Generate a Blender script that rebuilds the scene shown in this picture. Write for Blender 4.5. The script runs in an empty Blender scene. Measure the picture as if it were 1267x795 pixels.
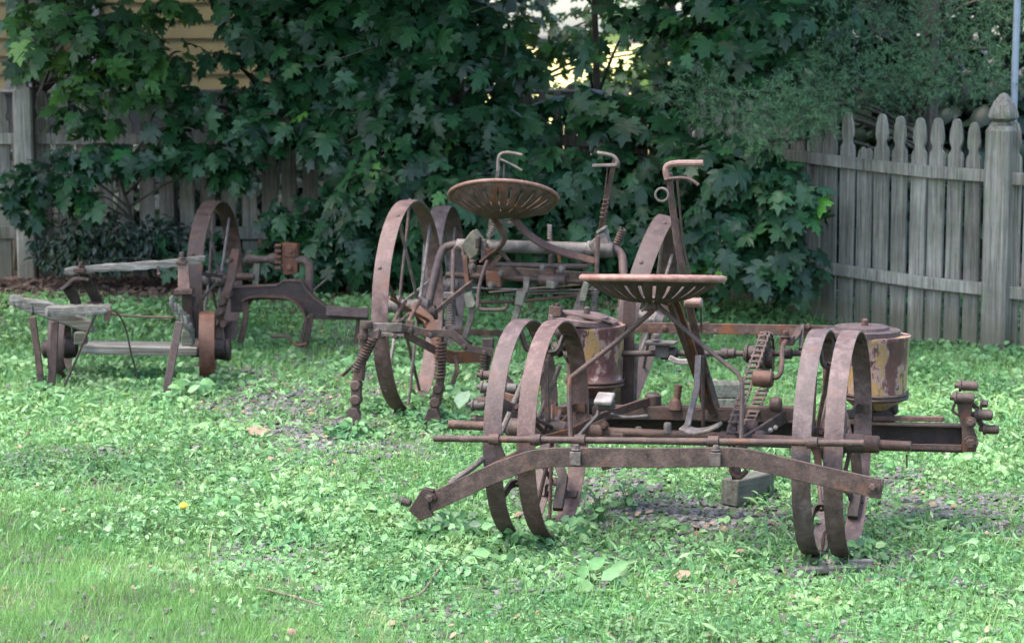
import bpy, math, random
import numpy as np
from mathutils import Vector, Matrix
random.seed(7)
rng = np.random.default_rng(11)
SC = bpy.context.scene
COL = SC.collection
V = Vector
R = math.radians

# ------------------------------------------------------------------ camera model
FPX, CX, CY, HOR, CH = 2900.0, 633.5, 397.5, 40.0, 1.72
PITCH = math.atan((CY - HOR) / FPX)
def ray(px, py):
    xc = (px - CX) / FPX; yc = (CY - py) / FPX
    return V((xc, math.cos(PITCH) + yc * math.sin(PITCH), -math.sin(PITCH) + yc * math.cos(PITCH)))
CAM = V((0, 0, CH))
def atD(px, py, D):                      # world point seen at a pixel, on the plane y = D
    r = ray(px, py); return CAM + r * (D / r.y)
def ground(px, py, z=0.0):
    r = ray(px, py); return CAM + r * ((z - CH) / r.z)
def sstep(a, b, x):
    t = np.clip((x - a) / (b - a), 0, 1); return t * t * (3 - 2 * t)

class Frame:                             # a thing's own axes: x along the axle, y away from the lens
    def __init__(s, O, deg):
        s.O = V(O); a = R(deg); s.rz = -a
        s.u = V((math.cos(a), -math.sin(a), 0)); s.v = V((math.sin(a), math.cos(a), 0))
    def P(s, px, py, v):
        r = ray(px, py); t = (v - (CAM - s.O).dot(s.v)) / r.dot(s.v)
        w = CAM + r * t - s.O
        return V((w.dot(s.u), w.dot(s.v), w.z))
    def L(s, pts, v):
        return [s.P(p[0], p[1], p[2] if len(p) > 2 else v) for p in pts]

# ------------------------------------------------------------------ noise for scattering
_perm = rng.random((256, 256))
def vnoise(x, y, sc):
    x = np.asarray(x) * sc + 500; y = np.asarray(y) * sc + 500
    xi = np.floor(x).astype(int); yi = np.floor(y).astype(int)
    fx = x - xi; fy = y - yi; fx = fx * fx * (3 - 2 * fx); fy = fy * fy * (3 - 2 * fy)
    g = lambda a, b: _perm[a % 256, b % 256]
    return (g(xi, yi) * (1 - fx) + g(xi + 1, yi) * fx) * (1 - fy) + (g(xi, yi + 1) * (1 - fx) + g(xi + 1, yi + 1) * fx) * fy
def fnoise(x, y, sc):
    return (vnoise(x, y, sc) + .5 * vnoise(x, y, sc * 2.1) + .25 * vnoise(x, y, sc * 4.3)) / 1.75
def tz(x, y):                            # terrain height
    x = np.asarray(x, float); y = np.asarray(y, float)
    near = sstep(30, 16, np.abs(y)) * sstep(14, 9, np.abs(x))
    return .16 * sstep(12.6, 14.0, y) + near * ((fnoise(x, y, 1.3) - .62) * .045 + (fnoise(x, y, 5) - .55) * .016)

# ------------------------------------------------------------------ materials
def newmat(name):
    m = bpy.data.materials.new(name); m.use_nodes = True
    nt = m.node_tree; b = nt.nodes['Principled BSDF']
    return m, nt, b
def N(nt, t, **kw):
    n = nt.nodes.new(t)
    for k, v in kw.items(): setattr(n, k, v)
    return n
def ramp(nt, fac, stops):
    r = N(nt, 'ShaderNodeValToRGB'); e = r.color_ramp.elements
    while len(e) < len(stops): e.new(.5)
    for i, (p, c) in enumerate(stops): e[i].position = p; e[i].color = (*c, 1)
    nt.links.new(fac, r.inputs[0]); return r.outputs[0]
def noise(nt, scale, det=6, rough=.6, coord=None, dist=0):
    n = N(nt, 'ShaderNodeTexNoise'); n.inputs['Scale'].default_value = scale
    n.inputs['Detail'].default_value = det; n.inputs['Roughness'].default_value = rough
    n.inputs['Distortion'].default_value = dist
    if coord is None:
        g = N(nt, 'ShaderNodeNewGeometry'); coord = g.outputs['Position']
    nt.links.new(coord, n.inputs['Vector']); return n.outputs['Fac']
def bump(nt, b, h, s=.4, d=.002):
    n = N(nt, 'ShaderNodeBump'); n.inputs['Strength'].default_value = s; n.inputs['Distance'].default_value = d
    nt.links.new(h, n.inputs['Height']); nt.links.new(n.outputs[0], b.inputs['Normal'])
def mixc(nt, f, a, b_):
    m = N(nt, 'ShaderNodeMix', data_type='RGBA')
    for s, v in ((0, f), (6, a), (7, b_)):
        if hasattr(v, 'links') : nt.links.new(v, m.inputs[s])
        else: m.inputs[s].default_value = v if s == 0 else (*v, 1)
    return m.outputs[2]

def rust(name, dark, mid, light, orange, amt=.5, rough=.62):
    m, nt, b = newmat(name)
    a = noise(nt, 22, 10, .78, dist=.3)
    c = ramp(nt, a, [(.36, dark), (.5, mid), (.64, light)])
    o = noise(nt, 9, 9, .74, dist=.5)
    om = ramp(nt, o, [(amt, (0, 0, 0)), (amt + .13, (1, 1, 1))])
    c2 = mixc(nt, om, c, orange)
    sp = noise(nt, 130, 3, .6)
    spm = ramp(nt, sp, [(.56, (0, 0, 0)), (.68, (1, 1, 1))])
    sc = N(nt, 'ShaderNodeMath', operation='MULTIPLY'); nt.links.new(spm, sc.inputs[0]); sc.inputs[1].default_value = .45
    c3 = mixc(nt, sc.outputs[0], c2, light)
    oi = N(nt, 'ShaderNodeObjectInfo'); mr = N(nt, 'ShaderNodeMapRange'); nt.links.new(oi.outputs['Random'], mr.inputs[0]); mr.inputs[3].default_value = .72; mr.inputs[4].default_value = 1.28
    ms2 = N(nt, 'ShaderNodeMath', operation='FRACT'); mu = N(nt, 'ShaderNodeMath', operation='MULTIPLY'); nt.links.new(oi.outputs['Random'], mu.inputs[0]); mu.inputs[1].default_value = 7.31; nt.links.new(mu.outputs[0], ms2.inputs[0])
    mr2 = N(nt, 'ShaderNodeMapRange'); nt.links.new(ms2.outputs[0], mr2.inputs[0]); mr2.inputs[3].default_value = .85; mr2.inputs[4].default_value = 1.3
    hv = N(nt, 'ShaderNodeHueSaturation'); nt.links.new(c3, hv.inputs['Color']); nt.links.new(mr.outputs[0], hv.inputs['Value']); nt.links.new(mr2.outputs[0], hv.inputs['Saturation'])
    nt.links.new(hv.outputs[0], b.inputs['Base Color'])
    rr = ramp(nt, a, [(.3, (rough - .15,) * 3), (.7, (rough + .2,) * 3)])
    nt.links.new(rr, b.inputs['Roughness'])
    b.inputs['Specular IOR Level'].default_value = .42
    bump(nt, b, noise(nt, 150, 8, .75), .8, .003)
    return m
M = {}
M['rust'] = rust('rusty_iron', (.017, .0095, .0068), (.044, .0245, .0185), (.088, .056, .045), (.105, .040, .019), .55)
M['mauve'] = rust('mauve_rusty_steel', (.034, .0215, .0195), (.066, .043, .039), (.116, .083, .078), (.090, .040, .024), .57)
M['darkrust'] = rust('dark_iron', (.009, .006, .005), (.022, .013, .010), (.055, .036, .029), (.06, .025, .013), .58)
M['orange'] = rust('orange_rust', (.038, .0165, .011), (.074, .034, .022), (.115, .064, .045), (.135, .050, .021), .58)
M['pink_sheen'] = rust('rust_with_painted_sky_sheen', (.10, .050, .038), (.165, .090, .072), (.23, .145, .125), (.16, .065, .038), .62, .45)  # rust with the pink of reflected sky painted into its colour
M['grey'] = rust('grey_weathered_steel', (.038, .030, .025), (.078, .064, .056), (.145, .124, .112), (.09, .045, .026), .58)
M['pale'] = rust('worn_bright_steel', (.10, .083, .076), (.17, .147, .136), (.27, .24, .225), (.13, .075, .05), .60, .4)
M['olive'] = rust('olive_painted_iron', (.05, .046, .034), (.09, .087, .066), (.15, .145, .115), (.10, .05, .025), .56)

def wood(name, c0, c1, c2, axis=2, sc=1.0, green=0):
    m, nt, b = newmat(name)
    g = N(nt, 'ShaderNodeTexCoord'); mp = N(nt, 'ShaderNodeMapping')
    s = [55 * sc] * 3; s[axis] = 2.2 * sc
    mp.inputs['Scale'].default_value = s
    nt.links.new(g.outputs['Object'], mp.inputs[0])
    oi = N(nt, 'ShaderNodeObjectInfo')
    add = N(nt, 'ShaderNodeVectorMath', operation='ADD'); nt.links.new(mp.outputs[0], add.inputs[0])
    mul = N(nt, 'ShaderNodeVectorMath', operation='SCALE'); mul.inputs[0].default_value = (37, 11, 23)
    nt.links.new(oi.outputs['Random'], mul.inputs[3]); nt.links.new(mul.outputs[0], add.inputs[1])
    n = noise(nt, 1, 7, .65, add.outputs[0], .7)
    c = ramp(nt, n, [(.30, c0), (.5, c1), (.7, c2)])
    st = noise(nt, 3.5, 5, .65)
    stm = ramp(nt, st, [(.35, (.62, .62, .60)), (.65, (1.1, 1.1, 1.1))])
    mm = N(nt, 'ShaderNodeMix', data_type='RGBA', blend_type='MULTIPLY'); mm.inputs[0].default_value = .9
    nt.links.new(c, mm.inputs[6]); nt.links.new(stm, mm.inputs[7])
    rnd = N(nt, 'ShaderNodeMapRange'); nt.links.new(oi.outputs['Random'], rnd.inputs[0])
    rnd.inputs[3].default_value = .78; rnd.inputs[4].default_value = 1.16
    hs = N(nt, 'ShaderNodeHueSaturation'); nt.links.new(mm.outputs[2], hs.inputs['Color']); nt.links.new(rnd.outputs[0], hs.inputs['Value'])
    out = hs.outputs[0]
    if green:
        gm = ramp(nt, noise(nt, 9, 5, .6), [(.5, (0, 0, 0)), (.75, (green,) * 3)])
        out = mixc(nt, gm, out, (.10, .15, .08))
    if axis == 2:                                  # mud and moss splashed on the lower ends
        sz = N(nt, 'ShaderNodeSeparateXYZ'); nt.links.new(g.outputs['Object'], sz.inputs[0])
        ad = N(nt, 'ShaderNodeMath', operation='MULTIPLY_ADD'); nt.links.new(noise(nt, 14, 4, .6), ad.inputs[0]); ad.inputs[1].default_value = -.25; nt.links.new(sz.outputs[2], ad.inputs[2])
        mz = N(nt, 'ShaderNodeMapRange'); nt.links.new(ad.outputs[0], mz.inputs[0]); mz.inputs[1].default_value = .02; mz.inputs[2].default_value = .14; mz.inputs[3].default_value = .65; mz.inputs[4].default_value = 0
        out = mixc(nt, mz.outputs[0], out, (.075, .07, .045))
    nt.links.new(out, b.inputs['Base Color']); b.inputs['Roughness'].default_value = .88
    b.inputs['Specular IOR Level'].default_value = .25
    bump(nt, b, n, .7, .004); return m
M['fence'] = wood('weathered_fence_wood', (.078, .072, .058), (.19, .18, .152), (.30, .288, .25), 2, 1, .35)
M['plank'] = wood('grey_old_plank', (.042, .038, .032), (.125, .118, .102), (.27, .26, .24), 0, 1.3)
M['rotten'] = wood('rotten_beam', (.035, .03, .024), (.10, .094, .078), (.20, .19, .17), 0, 1.6, .4)
M['block'] = wood('damp_wood_block', (.05, .045, .038), (.12, .115, .095), (.2, .19, .165), 1, 1.2, .5)
M['bark'] = wood('bark', (.03, .025, .02), (.07, .06, .05), (.12, .105, .09), 2, .6, .4)

def leafmat(name, stops, trans=.28, rough=.5, spec=.4):
    m, nt, b = newmat(name)
    at = N(nt, 'ShaderNodeAttribute', attribute_name='rnd')
    c = ramp(nt, at.outputs['Fac'], stops)
    n = noise(nt, 45, 3, .5); v = ramp(nt, n, [(.3, (.8,) * 3), (.7, (1.15,) * 3)])
    mm = N(nt, 'ShaderNodeMix', data_type='RGBA', blend_type='MULTIPLY'); mm.inputs[0].default_value = 1
    nt.links.new(c, mm.inputs[6]); nt.links.new(v, mm.inputs[7])
    hp = N(nt, 'ShaderNodeHueSaturation'); hr = N(nt, 'ShaderNodeMapRange'); nt.links.new(noise(nt, 3.1, 5, .7), hr.inputs[0]); hr.inputs[1].default_value = .3; hr.inputs[2].default_value = .7; hr.inputs[3].default_value = .475; hr.inputs[4].default_value = .535
    nt.links.new(mm.outputs[2], hp.inputs['Color']); nt.links.new(hr.outputs[0], hp.inputs['Hue'])
    nt.links.new(hp.outputs[0], b.inputs['Base Color'])
    b.inputs['Roughness'].default_value = rough; b.inputs['Specular IOR Level'].default_value = spec
    t = N(nt, 'ShaderNodeBsdfTranslucent')
    hs = N(nt, 'ShaderNodeHueSaturation'); hs.inputs['Hue'].default_value = .47; hs.inputs['Value'].default_value = 1.5; hs.inputs['Saturation'].default_value = 1.1
    nt.links.new(mm.outputs[2], hs.inputs['Color']); nt.links.new(hs.outputs[0], t.inputs[0])
    ms = N(nt, 'ShaderNodeMixShader'); ms.inputs[0].default_value = trans
    nt.links.new(b.outputs[0], ms.inputs[1]); nt.links.new(t.outputs[0], ms.inputs[2])
    nt.links.new(ms.outputs[0], nt.nodes['Material Output'].inputs[0]); return m
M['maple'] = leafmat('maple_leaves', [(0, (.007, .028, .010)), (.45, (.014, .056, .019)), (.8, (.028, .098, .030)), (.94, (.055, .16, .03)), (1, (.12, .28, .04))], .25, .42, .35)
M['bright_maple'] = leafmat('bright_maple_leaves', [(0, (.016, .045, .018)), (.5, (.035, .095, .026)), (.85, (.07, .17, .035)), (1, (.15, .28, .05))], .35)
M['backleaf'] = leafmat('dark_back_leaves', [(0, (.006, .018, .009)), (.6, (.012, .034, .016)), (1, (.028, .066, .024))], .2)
M['juniper'] = leafmat('juniper_needles', [(0, (.025, .062, .026)), (.5, (.055, .125, .055)), (.85, (.095, .19, .08)), (1, (.12, .15, .06))], .12, .65)
M['weed'] = leafmat('weed_leaves', [(0, (.034, .090, .032)), (.35, (.085, .19, .065)), (.7, (.15, .29, .11)), (.93, (.20, .36, .14)), (1, (.27, .42, .19))], .3, .48, .45)
M['grass'] = leafmat('grass_blades', [(0, (.075, .17, .045)), (.5, (.145, .30, .085)), (.85, (.24, .39, .14)), (1, (.42, .42, .22))], .3, .5)
M['lightleaf'] = leafmat('pale_leaf', [(0, (.30, .42, .26)), (1, (.42, .5, .35))], .3)
M['dryleaf'] = leafmat('dry_leaf', [(0, (.17, .11, .07)), (1, (.27, .19, .13))], .1, .8)

def simple(name, col, rough=.7, spec=.4, nscale=None, var=.25, bmp=0):
    m, nt, b = newmat(name)
    if nscale:
        n = noise(nt, nscale, 5, .6)
        c = ramp(nt, n, [(.3, tuple(x * (1 - var) for x in col)), (.7, tuple(min(x * (1 + var), 1) for x in col))])
        nt.links.new(c, b.inputs['Base Color'])
        if bmp: bump(nt, b, n, .6, bmp)
    else: b.inputs['Base Color'].default_value = (*col, 1)
    b.inputs['Roughness'].default_value = rough; b.inputs['Specular IOR Level'].default_value = spec
    return m
M['slate'] = simple('slate_gravel', (.108, .104, .096), .8, .3, 25, .6, .003)
M['stem'] = simple('green_stem', (.09, .17, .06), .6, .3)
M['siding'] = simple('cream_siding', (.105, .088, .042), .75, .3, 3, .15)
M['shingle'] = simple('roof_shingles', (.10, .09, .085), .9, .2, 30, .4, .01)
M['darkglass'] = simple('dark_window_glass', (.012, .014, .016), .08, .6)
M['trim'] = simple('dark_window_trim', (.035, .035, .035), .6)
M['terracotta'] = simple('terracotta_blind', (.10, .036, .018), .8, .3, 12, .3)
M['whitewood'] = simple('white_trim_paint', (.10, .105, .11), .6, .3, 6, .1)
M['galv'] = simple('galvanised_pipe', (.17, .21, .25), .5, .5, 12, .15)
M['wire'] = simple('chainlink_wire', (.06, .06, .055), .5, .5)
M['yellow'] = simple('yellow_petals', (.85, .42, .02), .6)
M['greybrown'] = simple('twig_bark', (.13, .10, .08), .9, .2, 40, .4)
M['straw'] = simple('straw', (.5, .42, .26), .8)

# peeled yellow and maroon hopper paint
def hoppermat(name, off, sh):
    m, nt, b = newmat(name)
    tc = N(nt, 'ShaderNodeTexCoord'); mp = N(nt, 'ShaderNodeMapping'); mp.inputs['Scale'].default_value = (1, 1, .5); mp.inputs['Location'].default_value = off
    nt.links.new(tc.outputs['Object'], mp.inputs[0])
    n1 = noise(nt, 11, 9, .68, mp.outputs[0], .3)
    c = ramp(nt, n1, [(.30 + sh, (.05, .02, .018)), (.45 + sh, (.10, .04, .036)), (.49 + sh, (.28, .20, .185)), (.505 + sh, (.22, .135, .06)), (.60 + sh, (.28, .18, .07)), (.66 + sh, (.12, .06, .05))])
    n2 = noise(nt, 26, 7, .72, mp.outputs[0], .4)
    c2 = mixc(nt, ramp(nt, n2, [(.55, (0, 0, 0)), (.58, (1, 1, 1))]), c, (.05, .028, .03))
    nt.links.new(c2, b.inputs['Base Color']); b.inputs['Roughness'].default_value = .45
    bump(nt, b, n1, .5, .003); return m
M['hopper'] = hoppermat('peeling_hopper_paint', (0, 0, 0), 0.02); M['hopper_left'] = hoppermat('mostly_rusted_hopper_paint', (3.3, 1, 2), .06)

# ground: soil, moss, mulch near the fence, then the yellow sheet for the bright gap
m, nt, b = newmat('soil_and_moss')
g = N(nt, 'ShaderNodeNewGeometry'); sx = N(nt, 'ShaderNodeSeparateXYZ'); nt.links.new(g.outputs['Position'], sx.inputs[0])
soil = ramp(nt, noise(nt, 14, 8, .7), [(.3, (.035, .030, .026)), (.5, (.07, .062, .055)), (.7, (.115, .11, .105))])
moss = ramp(nt, noise(nt, 30, 6, .7), [(.3, (.04, .085, .025)), (.7, (.10, .19, .06))])
gm = ramp(nt, noise(nt, 2.6, 6, .7), [(.42, (0, 0, 0)), (.58, (1, 1, 1))])
c = mixc(nt, gm, soil, moss)
mulch = ramp(nt, noise(nt, 60, 6, .75), [(.35, (.022, .015, .012)), (.6, (.062, .042, .034)), (.8, (.13, .09, .07))])
ml = N(nt, 'ShaderNodeMapRange'); nt.links.new(sx.outputs[1], ml.inputs[0]); ml.inputs[1].default_value = 13.5; ml.inputs[2].default_value = 13.9
c = mixc(nt, ml.outputs[0], c, mulch)
nt.links.new(c, b.inputs['Base Color']); b.inputs['Roughness'].default_value = .95; b.inputs['Specular IOR Level'].default_value = .2
bump(nt, b, noise(nt, 50, 8, .7), .8, .012); M['ground'] = m
M['gravel'] = simple('bright_gap_yellow', (.56, .47, .17), .9, .2, 8, .2)  # bright yellow colour stands in for sunlit ground seen through the gap

# ------------------------------------------------------------------ mesh builder
class MB:
    def __init__(s): s.v = []; s.f = []
    def add(s, vs, fs):
        o = len(s.v); s.v += [tuple(p) for p in vs]; s.f += [tuple(i + o for i in f) for f in fs]; return s
    def box(s, c, size, X=V((1, 0, 0)), Y=V((0, 1, 0)), Z=V((0, 0, 1))):
        c = V(c); X = X.normalized() * size[0] / 2; Y = Y.normalized() * size[1] / 2; Z = Z.normalized() * size[2] / 2
        vs = [c + X * a + Y * b_ + Z * d for a in (-1, 1) for b_ in (-1, 1) for d in (-1, 1)]
        return s.add(vs, [(0, 1, 3, 2), (4, 6, 7, 5), (0, 4, 5, 1), (2, 3, 7, 6), (0, 2, 6, 4), (1, 5, 7, 3)])
    def tube(s, pts, r, n=10, closed=False):
        pts = [V(p) for p in pts]; k = len(pts)
        rs = r if isinstance(r, (list, tuple)) else [r] * k
        t0 = (pts[1] - pts[0]).normalized()
        a = V((0, 0, 1)) if abs(t0.z) < .9 else V((1, 0, 0))
        nrm = t0.cross(a).normalized(); vs = []; fs = []
        for i, p in enumerate(pts):
            if closed: t = (pts[(i + 1) % k] - pts[i - 1]).normalized()
            else: t = (pts[min(i + 1, k - 1)] - pts[max(i - 1, 0)]).normalized()
            nrm = (nrm - t * nrm.dot(t)).normalized(); bn = t.cross(nrm)
            for j in range(n):
                q = 2 * math.pi * j / n
                vs.append(p + (nrm * math.cos(q) + bn * math.sin(q)) * rs[i])
        m_ = k if closed else k - 1
        for i in range(m_):
            for j in range(n):
                a0 = i * n + j; a1 = i * n + (j + 1) % n; b0 = ((i + 1) % k) * n + j; b1 = ((i + 1) % k) * n + (j + 1) % n
                fs.append((a0, a1, b1, b0))
        if not closed: fs.append(tuple(range(n))[::-1]); fs.append(tuple((k - 1) * n + j for j in range(n)))
        return s.add(vs, fs)
    def bar(s, pts, w, t, wdir):                       # flat bar: width w along wdir, thickness t
        pts = [V(p) for p in pts]; k = len(pts); vs = []; fs = []; wd = V(wdir).normalized()
        ws = w if isinstance(w, (list, tuple)) else [w] * k
        for i, p in enumerate(pts):
            tg = (pts[min(i + 1, k - 1)] - pts[max(i - 1, 0)]).normalized()
            wv = (wd - tg * wd.dot(tg)).normalized(); nn = tg.cross(wv)
            for a, b_ in ((-1, -1), (1, -1), (1, 1), (-1, 1)): vs.append(p + wv * a * ws[i] / 2 + nn * b_ * t / 2)
        for i in range(k - 1):
            for j in range(4):
                fs.append((i * 4 + j, i * 4 + (j + 1) % 4, (i + 1) * 4 + (j + 1) % 4, (i + 1) * 4 + j))
        fs.append((3, 2, 1, 0)); o = (k - 1) * 4; fs.append((o, o + 1, o + 2, o + 3))
        return s.add(vs, fs)
    def lathe(s, prof, c, axis, n=24, cap=True):       # prof: (radius, offset)
        c = V(c); ax = V(axis).normalized(); a = V((0, 0, 1)) if abs(ax.z) < .9 else V((1, 0, 0))
        X = ax.cross(a).normalized(); Y = ax.cross(X); vs = []; fs = []; k = len(prof)
        for r, h in prof:
            for j in range(n):
                q = 2 * math.pi * j / n; vs.append(c + ax * h + (X * math.cos(q) + Y * math.sin(q)) * max(r, 1e-4))
        for i in range(k - 1):
            for j in range(n): fs.append((i * n + j, i * n + (j + 1) % n, (i + 1) * n + (j + 1) % n, (i + 1) * n + j))
        if cap: fs.append(tuple(range(n))[::-1]); fs.append(tuple((k - 1) * n + j for j in range(n)))
        return s.add(vs, fs)
    def plate(s, outline, ext):                        # closed outline extruded by vector ext
        k = len(outline); e = V(ext); vs = [V(p) for p in outline] + [V(p) + e for p in outline]
        fs = [tuple(range(k))[::-1], tuple(range(k, 2 * k))] + [(i, (i + 1) % k, k + (i + 1) % k, k + i) for i in range(k)]
        return s.add(vs, fs)
    def bolt(s, c, axis, r=.012, h=.012):
        c = V(c); s.lathe([(r * 1.45, 0), (r * 1.45, h * .25)], c, axis, 12)
        return s.lathe([(r, h * .2), (r, h), (r * .8, h * 1.15)], c, axis, 6)
    def ring(s, c, Rr, w, t, axis, n=72, crown=0):     # hoop lying in the plane normal to axis
        c = V(c); ax = V(axis).normalized(); up = V((0, 0, 1)); up = (up - ax * up.dot(ax)).normalized(); sd = ax.cross(up)
        vs = []; fs = []; prof = [(-w / 2, Rr - t), (-w / 2, Rr - crown), (-w / 4, Rr), (w / 4, Rr), (w / 2, Rr - crown), (w / 2, Rr - t)]
        m_ = len(prof)
        for i in range(n):
            q = 2 * math.pi * i / n; d = up * math.cos(q) + sd * math.sin(q)
            for o, r in prof: vs.append(c + ax * o + d * r)
        for i in range(n):
            for j in range(m_): fs.append((i * m_ + j, i * m_ + (j + 1) % m_, ((i + 1) % n) * m_ + (j + 1) % m_, ((i + 1) % n) * m_ + j))
        return s.add(vs, fs)
    def spring(s, a, b_, r, wr, turns):
        a = V(a); b_ = V(b_); ax = (b_ - a); L = ax.length; ax.normalize()
        q0 = V((0, 1, 0)) if abs(ax.y) < .9 else V((1, 0, 0)); X = ax.cross(q0).normalized(); Y = ax.cross(X)
        n = int(turns * 10); pts = [a + ax * L * i / n + (X * math.cos(i * math.pi / 5) + Y * math.sin(i * math.pi / 5)) * r for i in range(n + 1)]
        s.tube(pts, wr, 6); return s
    def build(s, name, mat, parent=None, smooth=35, bevel=0):
        me = bpy.data.meshes.new(name); me.from_pydata(s.v, [], s.f); me.validate(); me.update()
        import bmesh
        bm = bmesh.new(); bm.from_mesh(me); bmesh.ops.recalc_face_normals(bm, faces=bm.faces); bm.to_mesh(me); bm.free()
        if smooth:
            me.shade_smooth(); me.set_sharp_from_angle(angle=R(smooth))
        me.materials.append(mat)
        o = bpy.data.objects.new(name, me); COL.objects.link(o)
        if parent: o.parent = parent
        if bevel:
            bv = o.modifiers.new('bevel', 'BEVEL'); bv.width = bevel; bv.segments = 2; bv.limit_method = 'ANGLE'; bv.angle_limit = R(50)
        return o
def tag(o, label=None, cat=None, group=None, kind=None):
    if label: o['label'] = label
    if cat: o['category'] = cat
    if group: o['group'] = group
    if kind: o['kind'] = kind
    return o
def empty(name, loc, rz=0, **k):
    o = bpy.data.objects.new(name, None); COL.objects.link(o); o.location = loc; o.rotation_euler = (0, 0, rz)
    o.empty_display_size = .2; return tag(o, **k)
def smoothpts(pts, n=6):                                # Catmull-Rom through the points
    P_ = [V(p) for p in pts]; P_ = [P_[0] * 2 - P_[1]] + P_ + [P_[-1] * 2 - P_[-2]]; out = []
    for i in range(1, len(P_) - 2):
        for k in range(n):
            t = k / n; a, b_, c_, d = P_[i - 1:i + 3]
            out.append(.5 * ((2 * b_) + (c_ - a) * t + (2 * a - 5 * b_ + 4 * c_ - d) * t * t + (3 * b_ - a - 3 * c_ + d) * t ** 3))
    out.append(P_[-2]); return out

# mass of small leaves: template (n,3) + triangles, one transform per leaf
def leafmesh(name, mat, tmpl, tris, pos, X, Y, Z, size, rnd, parent=None):
    tmpl = np.asarray(tmpl, np.float32); tris = np.asarray(tris); k = len(pos); n = len(tmpl)
    s = size[:, None, None]; Z = Z * rng.uniform(.1, 2.8, (k, 1)); X = X * rng.uniform(.75, 1.1, (k, 1))
    vs = pos[:, None, :] + s * (tmpl[None, :, 0:1] * X[:, None, :] + tmpl[None, :, 1:2] * Y[:, None, :] + tmpl[None, :, 2:3] * Z[:, None, :])
    vs = vs.reshape(-1, 3).astype(np.float32)
    fs = (np.arange(k)[:, None, None] * n + tris[None]).reshape(-1)
    me = bpy.data.meshes.new(name); nf = k * len(tris)
    me.vertices.add(len(vs)); me.vertices.foreach_set('co', vs.ravel())
    me.loops.add(nf * 3); me.loops.foreach_set('vertex_index', fs.astype(np.int32))
    me.polygons.add(nf); me.polygons.foreach_set('loop_start', np.arange(0, nf * 3, 3, dtype=np.int32))
    at = me.attributes.new('rnd', 'FLOAT', 'FACE'); at.data.foreach_set('value', np.repeat(rnd, len(tris)).astype(np.float32))
    me.update(calc_edges=True); me.polygons.foreach_set('use_smooth', np.ones(nf, bool))
    me.materials.append(mat)
    o = bpy.data.objects.new(name, me); COL.objects.link(o)
    if parent: o.parent = parent
    return o
def nrm(a): return a / np.maximum(np.linalg.norm(a, axis=1, keepdims=True), 1e-6)
def orient(normal, tip):                                # frames with Y near tip, Z = normal
    Z = nrm(normal); Y = nrm(tip - Z * (tip * Z).sum(1, keepdims=True)); X = np.cross(Y, Z); return X, Y, Z
half = [(.10, -.10), (.30, -.12), (.50, .02), (.34, .10), (.40, .20), (.66, .36), (.50, .38), (.50, .50), (.24, .42), (.27, .62), (.33, .72), (.14, .74)]
out_ = [(0, 0)] + half + [(0, 1.0)] + [(-x, y) for x, y in half[::-1]]
MAPLE = [(x, y, -.30 * x * x - .22 * y * y + .05) for x, y in out_] + [(0, .25, .035)]
MTRI = [(len(out_), i, (i + 1) % len(out_)) for i in range(len(out_))]
DIA = [(0, 0, 0), (.42, .25, -.07), (.38, .65, -.1), (0, 1, -.15), (-.38, .65, -.1), (-.42, .25, -.07), (0, .45, .03)]
DTRI = [(6, i, (i + 1) % 6) for i in range(6)]
OVAL = [(0, 0, 0), (.24, .3, .05), (.22, .65, .02), (0, 1, -.14), (-.22, .65, .02), (-.24, .3, .05), (0, .5, -.02)]
BLADE = [(-.035, 0, 0), (.035, 0, 0), (.026, .55, .06), (-.026, .55, .06), (0, 1, .28)]
BTRI = [(0, 1, 2), (0, 2, 3), (3, 2, 4)]

#@@ENV
# ================================================================== WORLD, CAMERA, LIGHT
EL, AZ = 64, 245
w = bpy.data.worlds.new('World'); SC.world = w; w.use_nodes = True
wn = w.node_tree; sky = wn.nodes.new('ShaderNodeTexSky'); sky.sky_type = 'NISHITA'; sky.sun_disc = False
sky.sun_elevation = R(EL); sky.sun_rotation = R(AZ); sky.dust_density = 2.5
wn.links.new(sky.outputs[0], wn.nodes['Background'].inputs[0]); wn.nodes['Background'].inputs[1].default_value = .15
sl = bpy.data.lights.new('sun', 'SUN'); sl.energy = 1.45; sl.angle = R(24); sl.color = (1, .95, .86)
so = bpy.data.objects.new('sun', sl); COL.objects.link(so)
sd_ = V((math.sin(R(AZ)) * math.cos(R(EL)), math.cos(R(AZ)) * math.cos(R(EL)), math.sin(R(EL))))
so.rotation_euler = sd_.to_track_quat('Z', 'Y').to_euler()
cd = bpy.data.cameras.new('camera'); co = bpy.data.objects.new('camera', cd); COL.objects.link(co); SC.camera = co
co.location = CAM; co.rotation_euler = (R(90) - PITCH, 0, 0); cd.sensor_width = 36; cd.lens = FPX / 1267 * 36
cd.clip_end = 3000; cd.dof.use_dof = True; cd.dof.focus_distance = 7.9; cd.dof.aperture_fstop = 6.3
SC.view_settings.view_transform = 'Standard'; SC.view_settings.look = 'None'; SC.view_settings.exposure = 2.4; SC.view_settings.gamma = 1
SC.render.engine = 'CYCLES'; SC.render.resolution_x = 1024; SC.render.resolution_y = 642

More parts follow.
